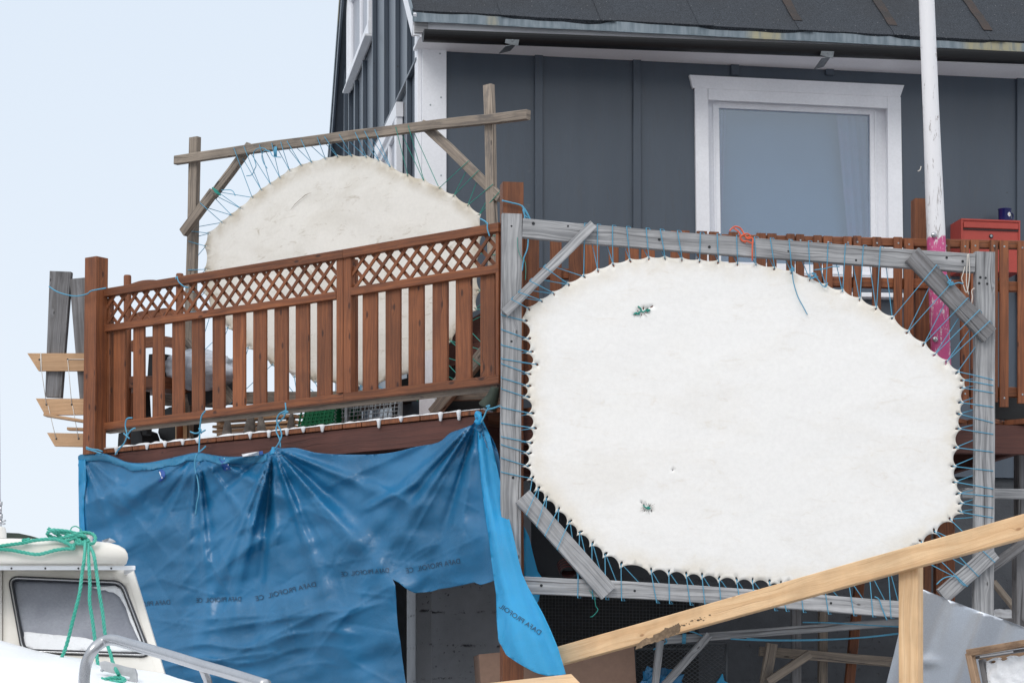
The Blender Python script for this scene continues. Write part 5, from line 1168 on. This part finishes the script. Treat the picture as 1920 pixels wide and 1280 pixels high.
for i in range(26):
    x, y = 1262 + rnd.random() ** 1.5 * 70, 0; y = 1176 - (x - 1262) * .33 + rnd.uniform(-4, 6); r_ = rnd.uniform(.5, 1.8)
    md.poly([HR.hit(x + r_ * 1.5 * math.cos(a), y + r_ * math.sin(a), .024) for a in [k * 1.0472 + rnd.uniform(-.3, .3) for k in range(6)]], HR.n, .001)
md.build('mud_stain', M.setdefault('mud', plain('dried_mud', (.34, .24, .155), .9, 0, .3, 60, .5)), hr)
# landing board
LBp = pl2(880, 11.8, 1100, 11.6); 
MB()
lb = MB().poly([P(860, 1286, 11.9), P(1071, 1262.6, 11.9), P(1100, 1292, 11.0), P(860, 1310, 11.0)], (0, -.05, 1), .045, 0, (1, 0, 0)); 
tag(lb.build('stair_landing_board', 'pine'), 'pale pine board lying flat below the foot of the blue strip', 'board')
# ================================================================ SHEET METAL
SH = pl2(1660, 11.6, 1920, 11.2)
def shd(x, y):
    # folds run down-left; u measures across them
    u = (x - 1727) * .935 + (y - 1103) * .354; k = [(-120, .05), (-60, .0), (0, .05), (60, -.02), (117, .035), (178, -.035), (240, .03), (320, 0)]
    return sum(interp(k, u + e_) for e_ in (-14, -9, -4, 0, 4, 9, 14)) / 7 * 1.05 + (y - 1190) * .0001 + .012 * math.exp(-(((x - 1745) ** 2) / 400 + ((y - 1240) ** 2) / 90))
sh = MB().sheet([(1708, 1096), (1727.5, 1103), (1782, 1124.7), (1836, 1145), (1880, 1160), (1935, 1180), (1960, 1330), (1650, 1330), (1662, 1280), (1676, 1225), (1688, 1175), (1699, 1130)], [], 6, lambda x, y: SH.hit(x, y, shd(x, y)), SH.n, .002, wander=.05)
tag(sh.build('metal_sheet', 'sheet'), 'bent galvanised metal sheet leaning behind the pine post', 'sheet metal')
# ================================================================ SNOWY WOODEN TRAY
BX = pl2(1814, 9.6, 1920, 9.4)
tr_ = thing('wooden_tray', 'shallow stained plywood tray filled with snow in the bottom right corner', 'tray', at(BX.hit(1870, 1300), 1.55))
def tp(x, y, o=0.): return BX.hit(x, y, o)
g = MB(); g.board(tp(1816, 1223.5, .05), tp(2020, 1189, .05), .028, .03, BX.n, jit=.001); g.board(tp(1818, 1224, .05), tp(1836, 1310, .05), .028, .03, BX.n, jit=.001); g.build('rim', 'boxwood', tr_)
g = MB(); g.board(tp(1831, 1232, .02), tp(2020, 1203, .02), .012, .02, BX.n); g.board(tp(1842, 1236, .0), tp(1856, 1310, .0), .022, .03, BX.n); g.board(tp(1838, 1230.5, .03), tp(1900, 1221, .03), .006, .006, BX.n, 1); g.build('inner_lip', ['grey_dark', 'snow'], tr_)
g = MB().poly([tp(x, y, -.02) for x, y in ((1835, 1230), (2020, 1198), (2030, 1330), (1850, 1330))], BX.n, .02); g.build('base', 'boxwood', tr_)
so_ = [(1848, 1240), (1866, 1232), (1880, 1234), (1895, 1228), (1910, 1230), (1930, 1225), (1975, 1222), (1990, 1325), (1860, 1325), (1852, 1290)]
so_ = [(v.x, v.y) for v in cr([Vector((x, y, 0)) for x, y in so_ + so_[:1]], 4)][:-1]
g = MB().sheet(so_, [ell(1860, 1240, 7, 3, -.1), ell(1880, 1234.5, 9, 3.4, -.1)], 4, lambda x, y: tp(x, y, .006 + .012 * noise.fractal(Vector((x * .06, y * .06, 2)), 1, 2, 3)), BX.n, .02); g.build('snow', 'snow', tr_)
# ================================================================ UNDER THE DECK
U1 = pl2(1000, 13.7, 1700, 13.9)
def trestle(label, parts):
    t_ = thing('timber_trestle', label, 'trestle', at(U1.hit(parts[0][1][0], HZ), 0), 'grey timber trestles under the deck')
    for n, a, b, w_, o, m_ in parts: part(n, m_, t_, U1, a, b, w_, .045, o, jit=.004)
trestle('grey timber trestle under the deck, tied with blue cord, left of the other one', (('top_beam', (1246, 1199.5), (1700, 1164), 15, 0, 'grey'), ('leg', (1222, 1340), (1238, 1200), 13, .045, 'grey'), ('brace', (1240, 1290), (1330, 1190), 14.5, .06, 'grey')))
trestle('brownish timber trestle deeper under the deck, behind the pine post', (('top_beam', (1424, 1220), (1690, 1242), 18, -.2, 'drift'), ('leg', (1424, 1340), (1447, 1206), 20, -.14, 'drift'), ('brace', (1440, 1278), (1518, 1225), 16, -.1, 'drift')))
tc_ = MB()
tc_.tube(cr([U1.hit(x, y, .04) for x, y in ((1225, 1217), (1238, 1210), (1250, 1203), (1246, 1196))], 4), .005, 6)
for k in range(3): tc_.tube([U1.hit(1281 + k * 2.2, 1187, .026), U1.hit(1280 + k * 2.2, 1206, .026)], .005, 6)
tc_.tube(cr([U1.hit(x, y, .03) for x, y in ((1290, 1182), (1305, 1186), (1325, 1196))], 4), .004, 6)
tc_.tube(cr([U1.hit(x, y, .05) for x, y in ((1370, 1197), (1440, 1200), (1540, 1199), (1620, 1194), (1690, 1186))], 5), .005, 6); tc_.tube(cr([U1.hit(x, y, .05) for x, y in ((1400, 1196), (1460, 1199), (1600, 1196), (1690, 1187))], 5), .004, 6)
tc_.tube(cr([U1.hit(x, y, .05) for x, y in ((1505, 1166), (1560, 1167), (1640, 1172), (1700, 1175))], 5), .004, 6)
tag(tc_.build('slack_cord', 'cord'), 'slack blue cord stretched along the left timber trestle', 'cord')
post(1484, 1501, 1100, 0, U1, 'prop_post', 'grey_dark', -.3, None, .05)
def toppost(x0, x1, yt, lab, mat, o, dx=0):
    p_ = post(x0, x1, yt, 0, U1, 'prop_post', mat, o, None, .05, dx); tag(p_, lab, 'post')
post(1752, 1788, 960, 0, U1, 'store_post', 'brown', .0, None, .06); tag(bpy.data.objects['store_post'], 'reddish brown post behind the lower right corner of the white hide', 'post')
tag(bpy.data.objects['prop_post'], 'thin grey prop post under the deck, left of the brown prop', 'post')
toppost(1535, 1551, 1095, 'straight brownish prop post under the deck, right of the thin grey one', 'drift', -.28, -.01)
toppost(1603, 1620, 1090, 'leaning orange brown pole under the deck beside the pine post', 'brown', -.25, -.25)
def mesh_panel(label, name, x0, x1, y0, y1, nx, ny, pl, o, mat='dark', frame=True, diag=False):
    t_ = thing(name, label, 'wire mesh', at(pl.hit((x0 + x1) / 2, HZ, o), pl.hit(x0, y1, o).z)); g = MB()
    if diag:
        for i in range(-ny * 2, nx):
            for d_ in (1, -1):
                xa, xb = x0 + (i) * (x1 - x0) / nx, x0 + (i + ny * 2) * (x1 - x0) / nx
                pa_, pb_ = ((xa, y1), (xb, y0)) if d_ > 0 else ((xa, y0), (xb, y1))
                def cl(p, q_):
                    if p[0] < x0: f_ = (x0 - p[0]) / (q_[0] - p[0]); return (x0, p[1] + f_ * (q_[1] - p[1]))
                    return p
                def cr2(p, q_):
                    if p[0] > x1: f_ = (x1 - p[0]) / (q_[0] - p[0]); return (x1, p[1] + f_ * (q_[1] - p[1]))
                    return p
                p, q_ = cl(pa_, pb_), cr2(pb_, pa_)
                if q_[0] - p[0] > 2: g.tube([pl.hit(*p, o), pl.hit(*q_, o)], .0022, 4, smooth=False)
    else:
        for i in range(nx + 1): x = x0 + (x1 - x0) * i / nx; g.tube([pl.hit(x, y1, o), pl.hit(x, y0, o)], .0014, 4)
        for i in range(ny + 1): y = y0 + (y1 - y0) * i / ny; g.tube([pl.hit(x0, y, o), pl.hit(x1, y + 6, o)], .0014, 4)
    g.build('mesh', mat, t_)
    fr_ = MB(); q_ = [(x0, y0), (x1, y0), (x1, y1), (x0, y1)]
    for i in range(4): fr_.tube([pl.hit(*q_[i], o), pl.hit(*q_[(i + 1) % 4], o)], .008, 6)
    fr_.build('rim', mat, t_)
M['net'] = plain('dark_grey_wire', (.10, .11, .12), .6, .3, .1)
mesh_panel('fine square wire netting panel under the deck behind the bottom beam', 'wire_netting', 1010, 1300, 1108, 1215, 46, 17, U1, -.5, 'net')
mesh_panel('diamond mesh metal shelf leaning behind the left timber trestle', 'mesh_shelf', 1190, 1362, 1205, 1300, 16, 6, U1, -.12, 'net', diag=True)
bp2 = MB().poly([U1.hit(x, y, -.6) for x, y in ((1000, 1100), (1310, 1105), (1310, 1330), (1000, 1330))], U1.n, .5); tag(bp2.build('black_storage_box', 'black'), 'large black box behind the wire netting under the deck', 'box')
cbp = MB().poly([U1.hit(x, y, -.02) for x, y in ((1040, 1238), (1188, 1198), (1196, 1330), (1040, 1330))], U1.n, .05); tag(cbp.build('cardboard_sheet', 'card'), 'brown cardboard sheet leaning under the lower end of the pine rail', 'cardboard')
cbp = MB().poly([U1.hit(x, y, -.05) for x, y in ((898, 1226), (1040, 1212), (1044, 1330), (905, 1330))], U1.n, .4); tag(cbp.build('cardboard_box', 'card'), 'brown cardboard box behind the red brown support post', 'box')
bs = thing('blue_plastic_bundle', 'crumpled blue plastic bundle at the foot of the left timber trestle', 'plastic sheet', at(U1.hit(1240, HZ), 1.4)) if 0 else None
def lump(x, y, rx, ry, pl, o, name, mat, label, cat, seed=0.):
    m_ = MB(); rows, cols = 14, 24; vs = []
    for i in range(rows):
        th = math.pi * (i + .3) / (rows - .4)
        for j in range(cols):
            a = 2 * math.pi * j / cols; d = Vector((math.sin(th) * math.cos(a), math.sin(th) * math.sin(a), math.cos(th))); k = 1 + .5 * noise.fractal(d * 1.9 + Vector((seed, 0, 0)), 1, 2, 4)
            r0_ = pl.m(rx, x, 0); r1_ = pl.m(ry, x, 0); vs.append(pl.hit(x, y, o) + pl.u * d.x * r0_ * k + pl.n * d.y * r0_ * .6 * k + Vector((0, 0, d.z * r1_ * k)))
    m_.add(vs, [(i * cols + j, (i + 1) * cols + j, (i + 1) * cols + (j + 1) % cols, i * cols + (j + 1) % cols) for i in range(rows - 1) for j in range(cols)] + [tuple(range(cols)), tuple((rows - 1) * cols + j for j in range(cols))[::-1]], None, 0, False)
    return tag(m_.build(name, mat), label, cat)
lump(1240, 1290, 42, 36, U1, -.03, 'blue_plastic_bundle', 'tarp', 'crumpled blue plastic bundle at the foot of the left timber trestle', 'plastic sheet', 2)
sc2 = MB().poly([U1.hit(x, y, -.1) for x, y in ((1338, 1290), (1346, 1276), (1355, 1262), (1358, 1275), (1372, 1284), (1384, 1295), (1384, 1330), (1338, 1330))], U1.n, .03); tag(sc2.build('blue_plastic_peak', 'tarp2'), 'small pointed piece of blue plastic between the two timber trestles', 'plastic sheet')
# cable coil
cc = MB()
for k in range(9):
    r_ = 18 - k * .6; pts = [U1.hit(1066 + r_ * 1.15 * math.cos(a), 1066 + k * 2.0 + r_ * .75 * math.sin(a) - 8, .1 + .01 * k) for a in [i * math.pi / 9 for i in range(19)]]
    cc.tube(pts, .006, 6, 1 if k % 2 else 0)
M['redcable'] = plain('dark_red_cable', (.09, .012, .015), .5)
tag(cc.build('cable_coil', ['black', 'redcable']), 'coil of dark red and black cable hanging behind the lower left brace', 'cable')
# dark door at the basement corner
dd = thing('basement_door', 'dark basement door standing ajar behind the ragged right edge of the wide tarp', 'door', at(hp(-.3, -.1, 0), 0))
MB().poly([hp(-.55, -.12, .02), hp(-.18, -.12, .02), hp(-.18, -.12, 2.95), hp(-.55, -.12, 2.95)], -nB, .05).build('panel', 'black', dd)
MB().board(hp(-.42, -.15, .02), hp(-.42, -.15, 2.95), .05, .03, -nB).build('stile', 'siding', dd)
MB().board(hp(-.0, -.1, .02), hp(-.0, -.1, 3.0), .10, .06, -nB).build('jamb', 'concrete', dd)
# right-hand clutter beyond the frame post
U2 = pl2(1860, 13.6, 1960, 13.7)
bm = MB(); bpx(bm, U2, (1800, 924), (2000, 928), 18, .05, 0., jit=.003); tag(bm.build('cross_beam', 'grey'), 'grey horizontal timber beam right of the grey frame under the deck', 'beam')
bm = MB(); bpx(bm, U2, (1850, 1068), (1945, 1004), 18, .05, .1, jit=.003); tag(bm.build('diagonal_prop', 'grey_dark'), 'dark grey diagonal timber behind the pine handrail at the right edge', 'beam')
bm = MB(); A = U2.hit(1912, 1010); bm.board(at(A, 0), A, .07, .06, U2.n, jit=.003); tag(bm.build('prop_post', 'grey_dark'), 'dark grey prop post at the right edge behind the metal sheet', 'post')
bm = MB(); bpx(bm, U2, (1862, 1090), (1915, 1155), 9, .04, -.2, jit=.003); tag(bm.build('broken_branch', 'drift'), 'dark broken branch leaning between the frame post and the right prop', 'branch')
sb = MB(); K = 14; vs = []
for j in range(5):
    for i in range(K + 1): vs.append(U2.hit(1850 + i * 8, 1142 + 9 * noise.noise(Vector((i * .5, j, 3))) + j * 4, -.5 + j * .12))
sb.add(vs, [(j * (K + 1) + i, (j + 1) * (K + 1) + i, (j + 1) * (K + 1) + i + 1, j * (K + 1) + i + 1) for j in range(4) for i in range(K)], None, 0, True)
sb.poly([U2.hit(1850, 1158, 0), U2.hit(1962, 1158, 0), U2.hit(1962, 1162, -.5), U2.hit(1850, 1162, -.5)], (0, 0, 1), .04, 1)
tag(sb.build('snowy_shelf', ['snow', 'grey_dark']), 'snow covered shelf between the frame post and the right edge', 'shelf')
bm = MB(); bpx(bm, U2, (1860, 756), (1935, 760), 60, .02, -.3); tag(bm.build('dark_flat_panel', 'black'), 'dark flat panel under the picket railing at the right edge', 'plywood')  # flat dark panel below the pickets
# ================================================================ BOAT
BY = 9.5; bcx = (5 - 960) / F * BY
bt_ = thing('motor_boat', 'cream fibreglass motor boat with snowy foredeck and wheelhouse, bottom left', 'boat', (bcx, BY, 0))
def bp_(x, y, d=BY): return P(x, y, d)
def lr(xr, y, d):  # mirrored pair about the boat's middle
    a = P(xr, y, d); b = P(5, y, d); return a, Vector((2 * b.x - a.x, a.y, a.z))
tR, tL = lr(249, 1066, 9.75); bR, bL = lr(320, 1300, 9.4); back = Vector((-.56, 2.0, 0))
g = MB()
wR1, wL1 = lr(20, 1092, 9.72), 0
# front wall with real window opening (right pane and its mirror)
def round_poly(cs, r, k=5):
    o_ = []
    for i, c in enumerate(cs):
        a, b = Vector(cs[i - 1]), Vector(cs[(i + 1) % len(cs)]); c = Vector(c); p = c + (a - c).normalized() * r; q_ = c + (b - c).normalized() * r
        for j in range(k + 1): t_ = j / k; v = p * (1 - t_) ** 2 + c * 2 * t_ * (1 - t_) + q_ * t_ ** 2; o_.append((v.x, v.y))
    return o_
wo = round_poly([(19, 1083), (228, 1092), (280, 1228), (44, 1220)], 16)
def fw(x, y, o=0.):   # point on the raked front wall
    f_ = (y - 1066) / 234; d = 9.75 - .35 * f_ - o; return P(x, y, d)
def fwm(x, y, o=0.): p = fw(x, y, o); c = fw(5, y, o); return Vector((2 * c.x - p.x, p.y, p.z))
g.sheet([(6, 1062), (249, 1066), (320, 1300), (6, 1300)], [wo], 14, fw, Vector((0, -1, 0)), .03, wander=0)
g.sheet([(6, 1062), (249, 1066), (320, 1300), (6, 1300)], [wo], 14, fwm, Vector((0, -1, 0)), .03, wander=0)
for a_, b_ in ((tR, bR), (tL, bL)): g.poly([a_, b_, b_ + back * 1.2, a_ + back], (1 if a_ is tR else -1, 0, 0), .03)
g.build('wheelhouse_wall', 'gelcoat', bt_)
ins = MB().poly([fw(10, 1080, -.3), fw(215, 1080, -.3), fw(250, 1240, -.3), fw(10, 1240, -.3)], (0, -1, 0), .02); ins.build('cabin_interior', 'frost', bt_)
for ff in (fw, fwm):
    lp = [ff(x, y, .006) for x, y in wo]
    wf = MB().tube(lp + lp[:1], .0105, 8, cap=False); wo_ = wf.build('window', 'rubber', bt_)
    MB().tube([p + Vector((0, -.009, 0)) for p in lp + lp[:1]], .004, 6, cap=False).build('trim_strip', 'chrome', wo_)
    MB().sheet(wo, [], 12, lambda x, y: ff(x, y, -.008), Vector((0, -1, 0)), .004, wander=0).build('pane', 'frost', wo_)
    # frost and snow caught on the glass
    sg = [(46, 1184), (70, 1186), (100, 1190), (130, 1192), (160, 1196), (200, 1200), (236, 1204), (262, 1206), (250, 1180), (236, 1140), (224, 1118), (205, 1108), (180, 1104), (172, 1100), (215, 1098), (232, 1106), (246, 1140), (260, 1180), (270, 1214), (262, 1222), (84, 1218), (46, 1208)]
    sg = [(v.x + rnd.uniform(-1, 1), v.y + rnd.uniform(-1.5, 1.5)) for v in cr([Vector((x, y, 0)) for x, y in sg + sg[:1]], 3)][:-1]
    MB().sheet(sg, [], 7, lambda x, y: ff(x, y, .002 + .008 * abs(noise.noise(Vector((x * .1, y * .1, 2))))), Vector((0, -1, 0)), .006).build('snow_patch', 'snow', wo_)
# roof: rounded slab
rp_o = [(0, 1060), (0, 0)]
g = MB(); ys = [9.42, 9.46, 9.56, 9.8, 11.6, 11.9]; 
sect = [(1061, 254), (1050, 257), (1040, 256), (1031, 251), (1024, 240), (1019, 224), (1016, 200), (1013, 150), (1011, 80), (1010, 5)]
ring = []
for k, yy in enumerate(ys):
    sh_ = [(.0, 4), (.0, 1), (.0, 0), (0, 0), (0, 0), (0, 4)][k]
    row = []
    for y, x in sect:
        dz = {0: .66, 1: .92, 2: 1, 3: 1, 4: 1, 5: .8}[k]; yy2 = 1061 - (1061 - y) * dz; p = P(x - sh_[1], yy2, 9.6); row.append(Vector((p.x - (yy - 9.42) * .28, yy, p.z)))
    cxr = P(5, 1000, 9.6).x; row += [Vector((2 * (cxr - (p.y - 9.42) * .28) - p.x, p.y, p.z)) for p in row[-2::-1]]; ring += row
n_ = len(sect) * 2 - 1; fs = [(k * n_ + i, k * n_ + i + 1, (k + 1) * n_ + i + 1, (k + 1) * n_ + i) for k in range(len(ys) - 1) for i in range(n_ - 1)] + [tuple(range(n_))[::-1], tuple((len(ys) - 1) * n_ + i for i in range(n_)), tuple([0] + [k * n_ for k in range(1, len(ys))] + [k * n_ + n_ - 1 for k in range(len(ys) - 1, -1, -1)])]
g.add(ring, fs, None, 0, True); roof_b = g.build('wheelhouse_roof', 'gelcoat', bt_)
xr = P(253, 1064, 9.46); xl = Vector((2 * cxr - xr.x, xr.y, xr.z)); g = MB().board(xl, xr, .017, .012, (0, -1, 0)); g.board(xr + Vector((-.004, 0, 0)), xr + Vector((-.004 - .616, 2.2, 0)), .017, .012, (1, 0, 0))
for x in (21.5, 85, 147, 208.5): g.disc(P(x, 1065, 9.452), (0, -1, 0), .004, .002, 8, 1)
g.build('trim_strip', ['white', 'dark'], bt_)
# snow on the roof
g = MB(); K = 30; vs = []
for j in range(7):
    for i in range(K + 1):
        x = -230 + i * 15; x = min(x, 214); y = interp([(-230, 1016), (5, 1009), (150, 1011.5), (214, 1016)], x); p = P(x, y, 9.6); e = min(1, min(i, K - i) / 3) * (.12 if j == 0 else .7 if j == 1 else 1)
        vs.append(Vector((p.x - .05 - j * .084, 9.62 + j * .3, p.z + .003 + e * (.010 + .008 * noise.noise(Vector((i * .35, j * .6, 3)))))))
g.add(vs, [(j * (K + 1) + i, j * (K + 1) + i + 1, (j + 1) * (K + 1) + i + 1, (j + 1) * (K + 1) + i) for j in range(6) for i in range(K)], None, 0, True); g.build('roof_snow', 'snow', roof_b)
# hatch, mast foot and antenna
p = P(5, 1008, 10.6); g = MB(); vs = [P(10, 998, 10.6), P(35, 999, 10.6), P(58, 1004, 10.6), P(72, 1008, 10.6), P(72, 1012, 10.6), P(10, 1012, 10.6)]; g.poly(vs, (0, -1, 0), .3); g.build('hatch', 'olive', roof_b)
g = MB(); p = P(-6, 1010, 9.9); zt2 = P(0, 986, 9.9).z - p.z; rr_ = .04
g.lathe(p, [(rr_ * 1.0, -.03), (rr_ * .98, zt2 * .6), (rr_ * .85, zt2 * .9), (rr_ * .4, zt2)], 18); mf = g.build('mast_foot', 'gelcoat', bt_)
g = MB(); q0 = P(1, 986, 9.85); 
for z0, z1, r0_ in ((0, .028, .006), (.028, .05, .009), (.05, .085, .0055), (.085, .10, .008)): g.tube([q0 + Vector((0, 0, z0)), q0 + Vector((0, 0, z1))], r0_, 8)
g.tube([q0 + Vector((0, 0, .1)), q0 + Vector((-.01, 0, 1.1))], [.0015, .0008], 5)
g.tube([P(3, 978, 9.83), P(11, 975, 9.83)], .004, 6); g.tube([P(5, 982, 9.83), P(10, 981, 9.83)], .004, 6); g.build('antenna', 'chrome', mf)
# hull and foredeck
g = MB(); L0 = Vector((bcx, 9.4, 0)); bow = Vector((bcx + .75, 6.9, 0)); secs = []
for k in range(13):
    f_ = k / 12; c_ = Vector((bcx - .5, 11.8, 0)).lerp(bow, f_) + Vector((0, 0, 0)); hw = .86 * math.sqrt(max(0, 1 - max(0, (f_ - .35) / .65) ** 2.0)); 
    if f_ <= .5: c_.x = bcx - .5 * (1 - f_ / .5)
    else: c_.x = bcx + .75 * ((f_ - .5) / .5) ** 1.2
    zd = 1.55 + .0 * f_; row = []
    for a, b in ((-1, zd), (-1.03, zd - .08), (-.97, zd - .3), (-.8, .7), (-.35, .35), (0, .22), (.35, .35), (.8, .7), (.97, zd - .3), (1.03, zd - .08), (1, zd)): row.append(Vector((c_.x + a * hw, c_.y, b)))
    secs += row
g.add(secs, [(k * 11 + i, k * 11 + i + 1, (k + 1) * 11 + i + 1, (k + 1) * 11 + i) for k in range(12) for i in range(10)] + [tuple(k * 11 for k in range(13)) + tuple(k * 11 + 10 for k in range(12, -1, -1)), tuple(range(11))], None, 0, True); g.build('hull', 'gelcoat', bt_)
for yy in (8.2, 10.6):
    MB().board((bcx - .7, yy, .12), (bcx + .7, yy, .12), .25, .22, (0, 0, 1)).build('cradle', 'drift', bt_)
g = MB(); prof = [(-260, 1215), (-120, 1200), (0, 1201), (45, 1213), (75, 1221), (110, 1228), (150, 1234), (220, 1250), (309, 1266), (357, 1281), (420, 1300)]; rows = 16; K = 60; vs = []
for j in range(rows):
    v = j / (rows - 1)
    for i in range(K + 1):
        x = -260 + 680 * i / K; y0 = interp(prof, x); p0 = P(x, y0, 9.42 - .0 * v); e = Vector((interp([(-260, p0.x), (420, p0.x + .15)], x) * 1., 7.6, 1.56 - .0)); p = p0.lerp(e, v ** 1.15)
        nz = noise.fractal(Vector((p.x * 2.2, p.y * 2.2, 4)), 1, 2, 4) * .03 * min(1, v * 4 + .15); p.z += nz + .06 * math.sin(math.pi * v) ; vs.append(p)
g.add(vs, [(j * (K + 1) + i, (j + 1) * (K + 1) + i, (j + 1) * (K + 1) + i + 1, j * (K + 1) + i + 1) for j in range(rows - 1) for i in range(K)], None, 0, True); g.build('foredeck_snow', 'snow', bt_)
# bow rail, cleat
g = MB(); rl_ = cr([P(158, 1300, 8.3), P(158, 1268, 8.3), P(163, 1240, 8.3), P(176, 1216, 8.3), P(194, 1202, 8.32), P(212, 1199, 8.3), P(240, 1206, 8.25), P(310, 1226, 8.1), P(378, 1247, 7.95), P(430, 1262, 7.85), P(500, 1284, 7.7)], 6)
g.tube(rl_, .0195, 14); g.tube([P(378, 1248, 7.96), P(388, 1272, 8.0), P(396, 1300, 8.05)], .014, 10); g.build('bow_rail', 'chrome', bt_)
g = MB(); cq = [(186, 1241), (196, 1238), (240, 1250), (252, 1252), (256, 1262), (256, 1290), (243, 1290), (243, 1268), (232, 1266), (196, 1258), (190, 1254)]
g.poly([P(x, y, 8.7) for x, y in cq], (0, -1, 0), .03); g.disc(P(192, 1256, 8.66), (0, -1, 0), .006, .02, 8); g.build('cleat', M.setdefault('alu', plain('worn_aluminium', (.55, .56, .58), .45, .3, .15, 30, .2)), bt_)
MB().board(P(42, 1273, 8.9), P(60, 1274, 8.9), .03, .02, (0, -.3, 1)).build('deck_fitting', 'alu', bt_)
# ice scraper / bit of plastic on the roof
cf = MB().sheet([(190, 1013), (198, 1010), (205, 1008), (214, 1012), (218, 1016), (208, 1017), (203, 1022), (196, 1018)], [], 3, lambda x, y: P(x, y, 9.55 + .02 * noise.noise(Vector((x * .2, y * .2, 0)))), Vector((0, -1, 0)), .002)
tag(cf.build('torn_plastic', 'plasticbag'), 'crumpled bit of clear plastic frozen to the wheelhouse roof edge', 'plastic scrap')
# green mooring rope
ro = MB(); T = lambda x, y: (x / 2.91, 840 + y / 2.91)
def rope(pts, d, r=.0072, wob=.012):
    d0, d1 = d if isinstance(d, tuple) else (d, d)
    p3 = [P(*T(x, y), (d0 if i == 0 else d1) + wob * math.sin(i * 1.3)) for i, (x, y) in enumerate(pts)]; ro.tube(cr(p3, 12), r, strands=3)
rope(((-60, 552), (0, 550), (60, 555), (120, 566), (200, 578), (250, 570), (300, 556), (350, 548), (402, 545), (380, 525), (340, 505)), 9.40, wob=.003)
rope(((-60, 545), (0, 533), (60, 525), (120, 517), (180, 503), (240, 497), (300, 495), (350, 505), (400, 490), (430, 475), (470, 480)), 9.405, wob=.003)
rope(((130, 508), (160, 498), (120, 503)), 9.405, wob=.003)
rope(((470, 490), (430, 470), (380, 455), (320, 447), (280, 447), (258, 465), (275, 480), (320, 490), (380, 478), (420, 466), (460, 460), (500, 466), (520, 485), (515, 510), (495, 520), (480, 505), (450, 500), (420, 515), (400, 530)), 9.415, wob=.018)
rope(((262, 437), (290, 455), (330, 480), (345, 495)), 9.42); rope(((300, 455), (350, 462), (390, 480), (430, 500), (455, 520), (480, 500), (440, 480), (410, 490), (430, 520), (470, 505)), 9.41)
rope(((466, 505), (460, 600), (448, 680), (436, 780), (412, 880), (392, 960), (372, 1040), (350, 1110), (325, 1160)), (9.41, 9.24)); rope(((325, 1160), (290, 1190), (220, 1215), (150, 1235), (80, 1250), (0, 1265), (-60, 1275)), (9.24, 9.2), .007)
rope(((482, 520), (485, 620), (490, 740), (490, 840), (503, 930), (515, 1020), (525, 1110), (535, 1180), (548, 1240)), (9.41, 9.22)); rope(((490, 535), (512, 580), (527, 680), (543, 790), (560, 900), (572, 1000), (585, 1070), (600, 1110), (615, 1165)), (9.41, 9.23))
rope(((548, 1240), (556, 1256), (575, 1264), (600, 1262)), (9.22, 8.66)); rope(((615, 1165), (632, 1205), (648, 1235), (660, 1250), (640, 1258)), (9.23, 8.64))
rope(((570, 1262), (600, 1255), (650, 1250), (680, 1262), (650, 1272), (600, 1270)), 8.62, .008)
tag(ro.build('mooring_rope', 'rope'), 'green twisted rope coiled on the boat roof and hanging over its windscreen', 'rope')
bl = MB(); bl.tube([P(168, 1020, 9.56), P(168, 1003, 9.56)], .012, 10); bl.tube([P(150, 1004, 9.58), P(176, 1003, 9.58)], .012, 10); bl.build('mooring_post', 'alu', roof_b)
ro = MB(); ro.tube(cr([P(x, y, 9.55) for x, y in ((131, 998), (134, 989), (141, 986), (148, 989), (154, 996))], 5), .0025, 5); tag(ro.build('thin_rope_end', 'rope'), 'thin green rope end curling up from the coil on the boat roof', 'rope')
bpy.context.view_layer.update()
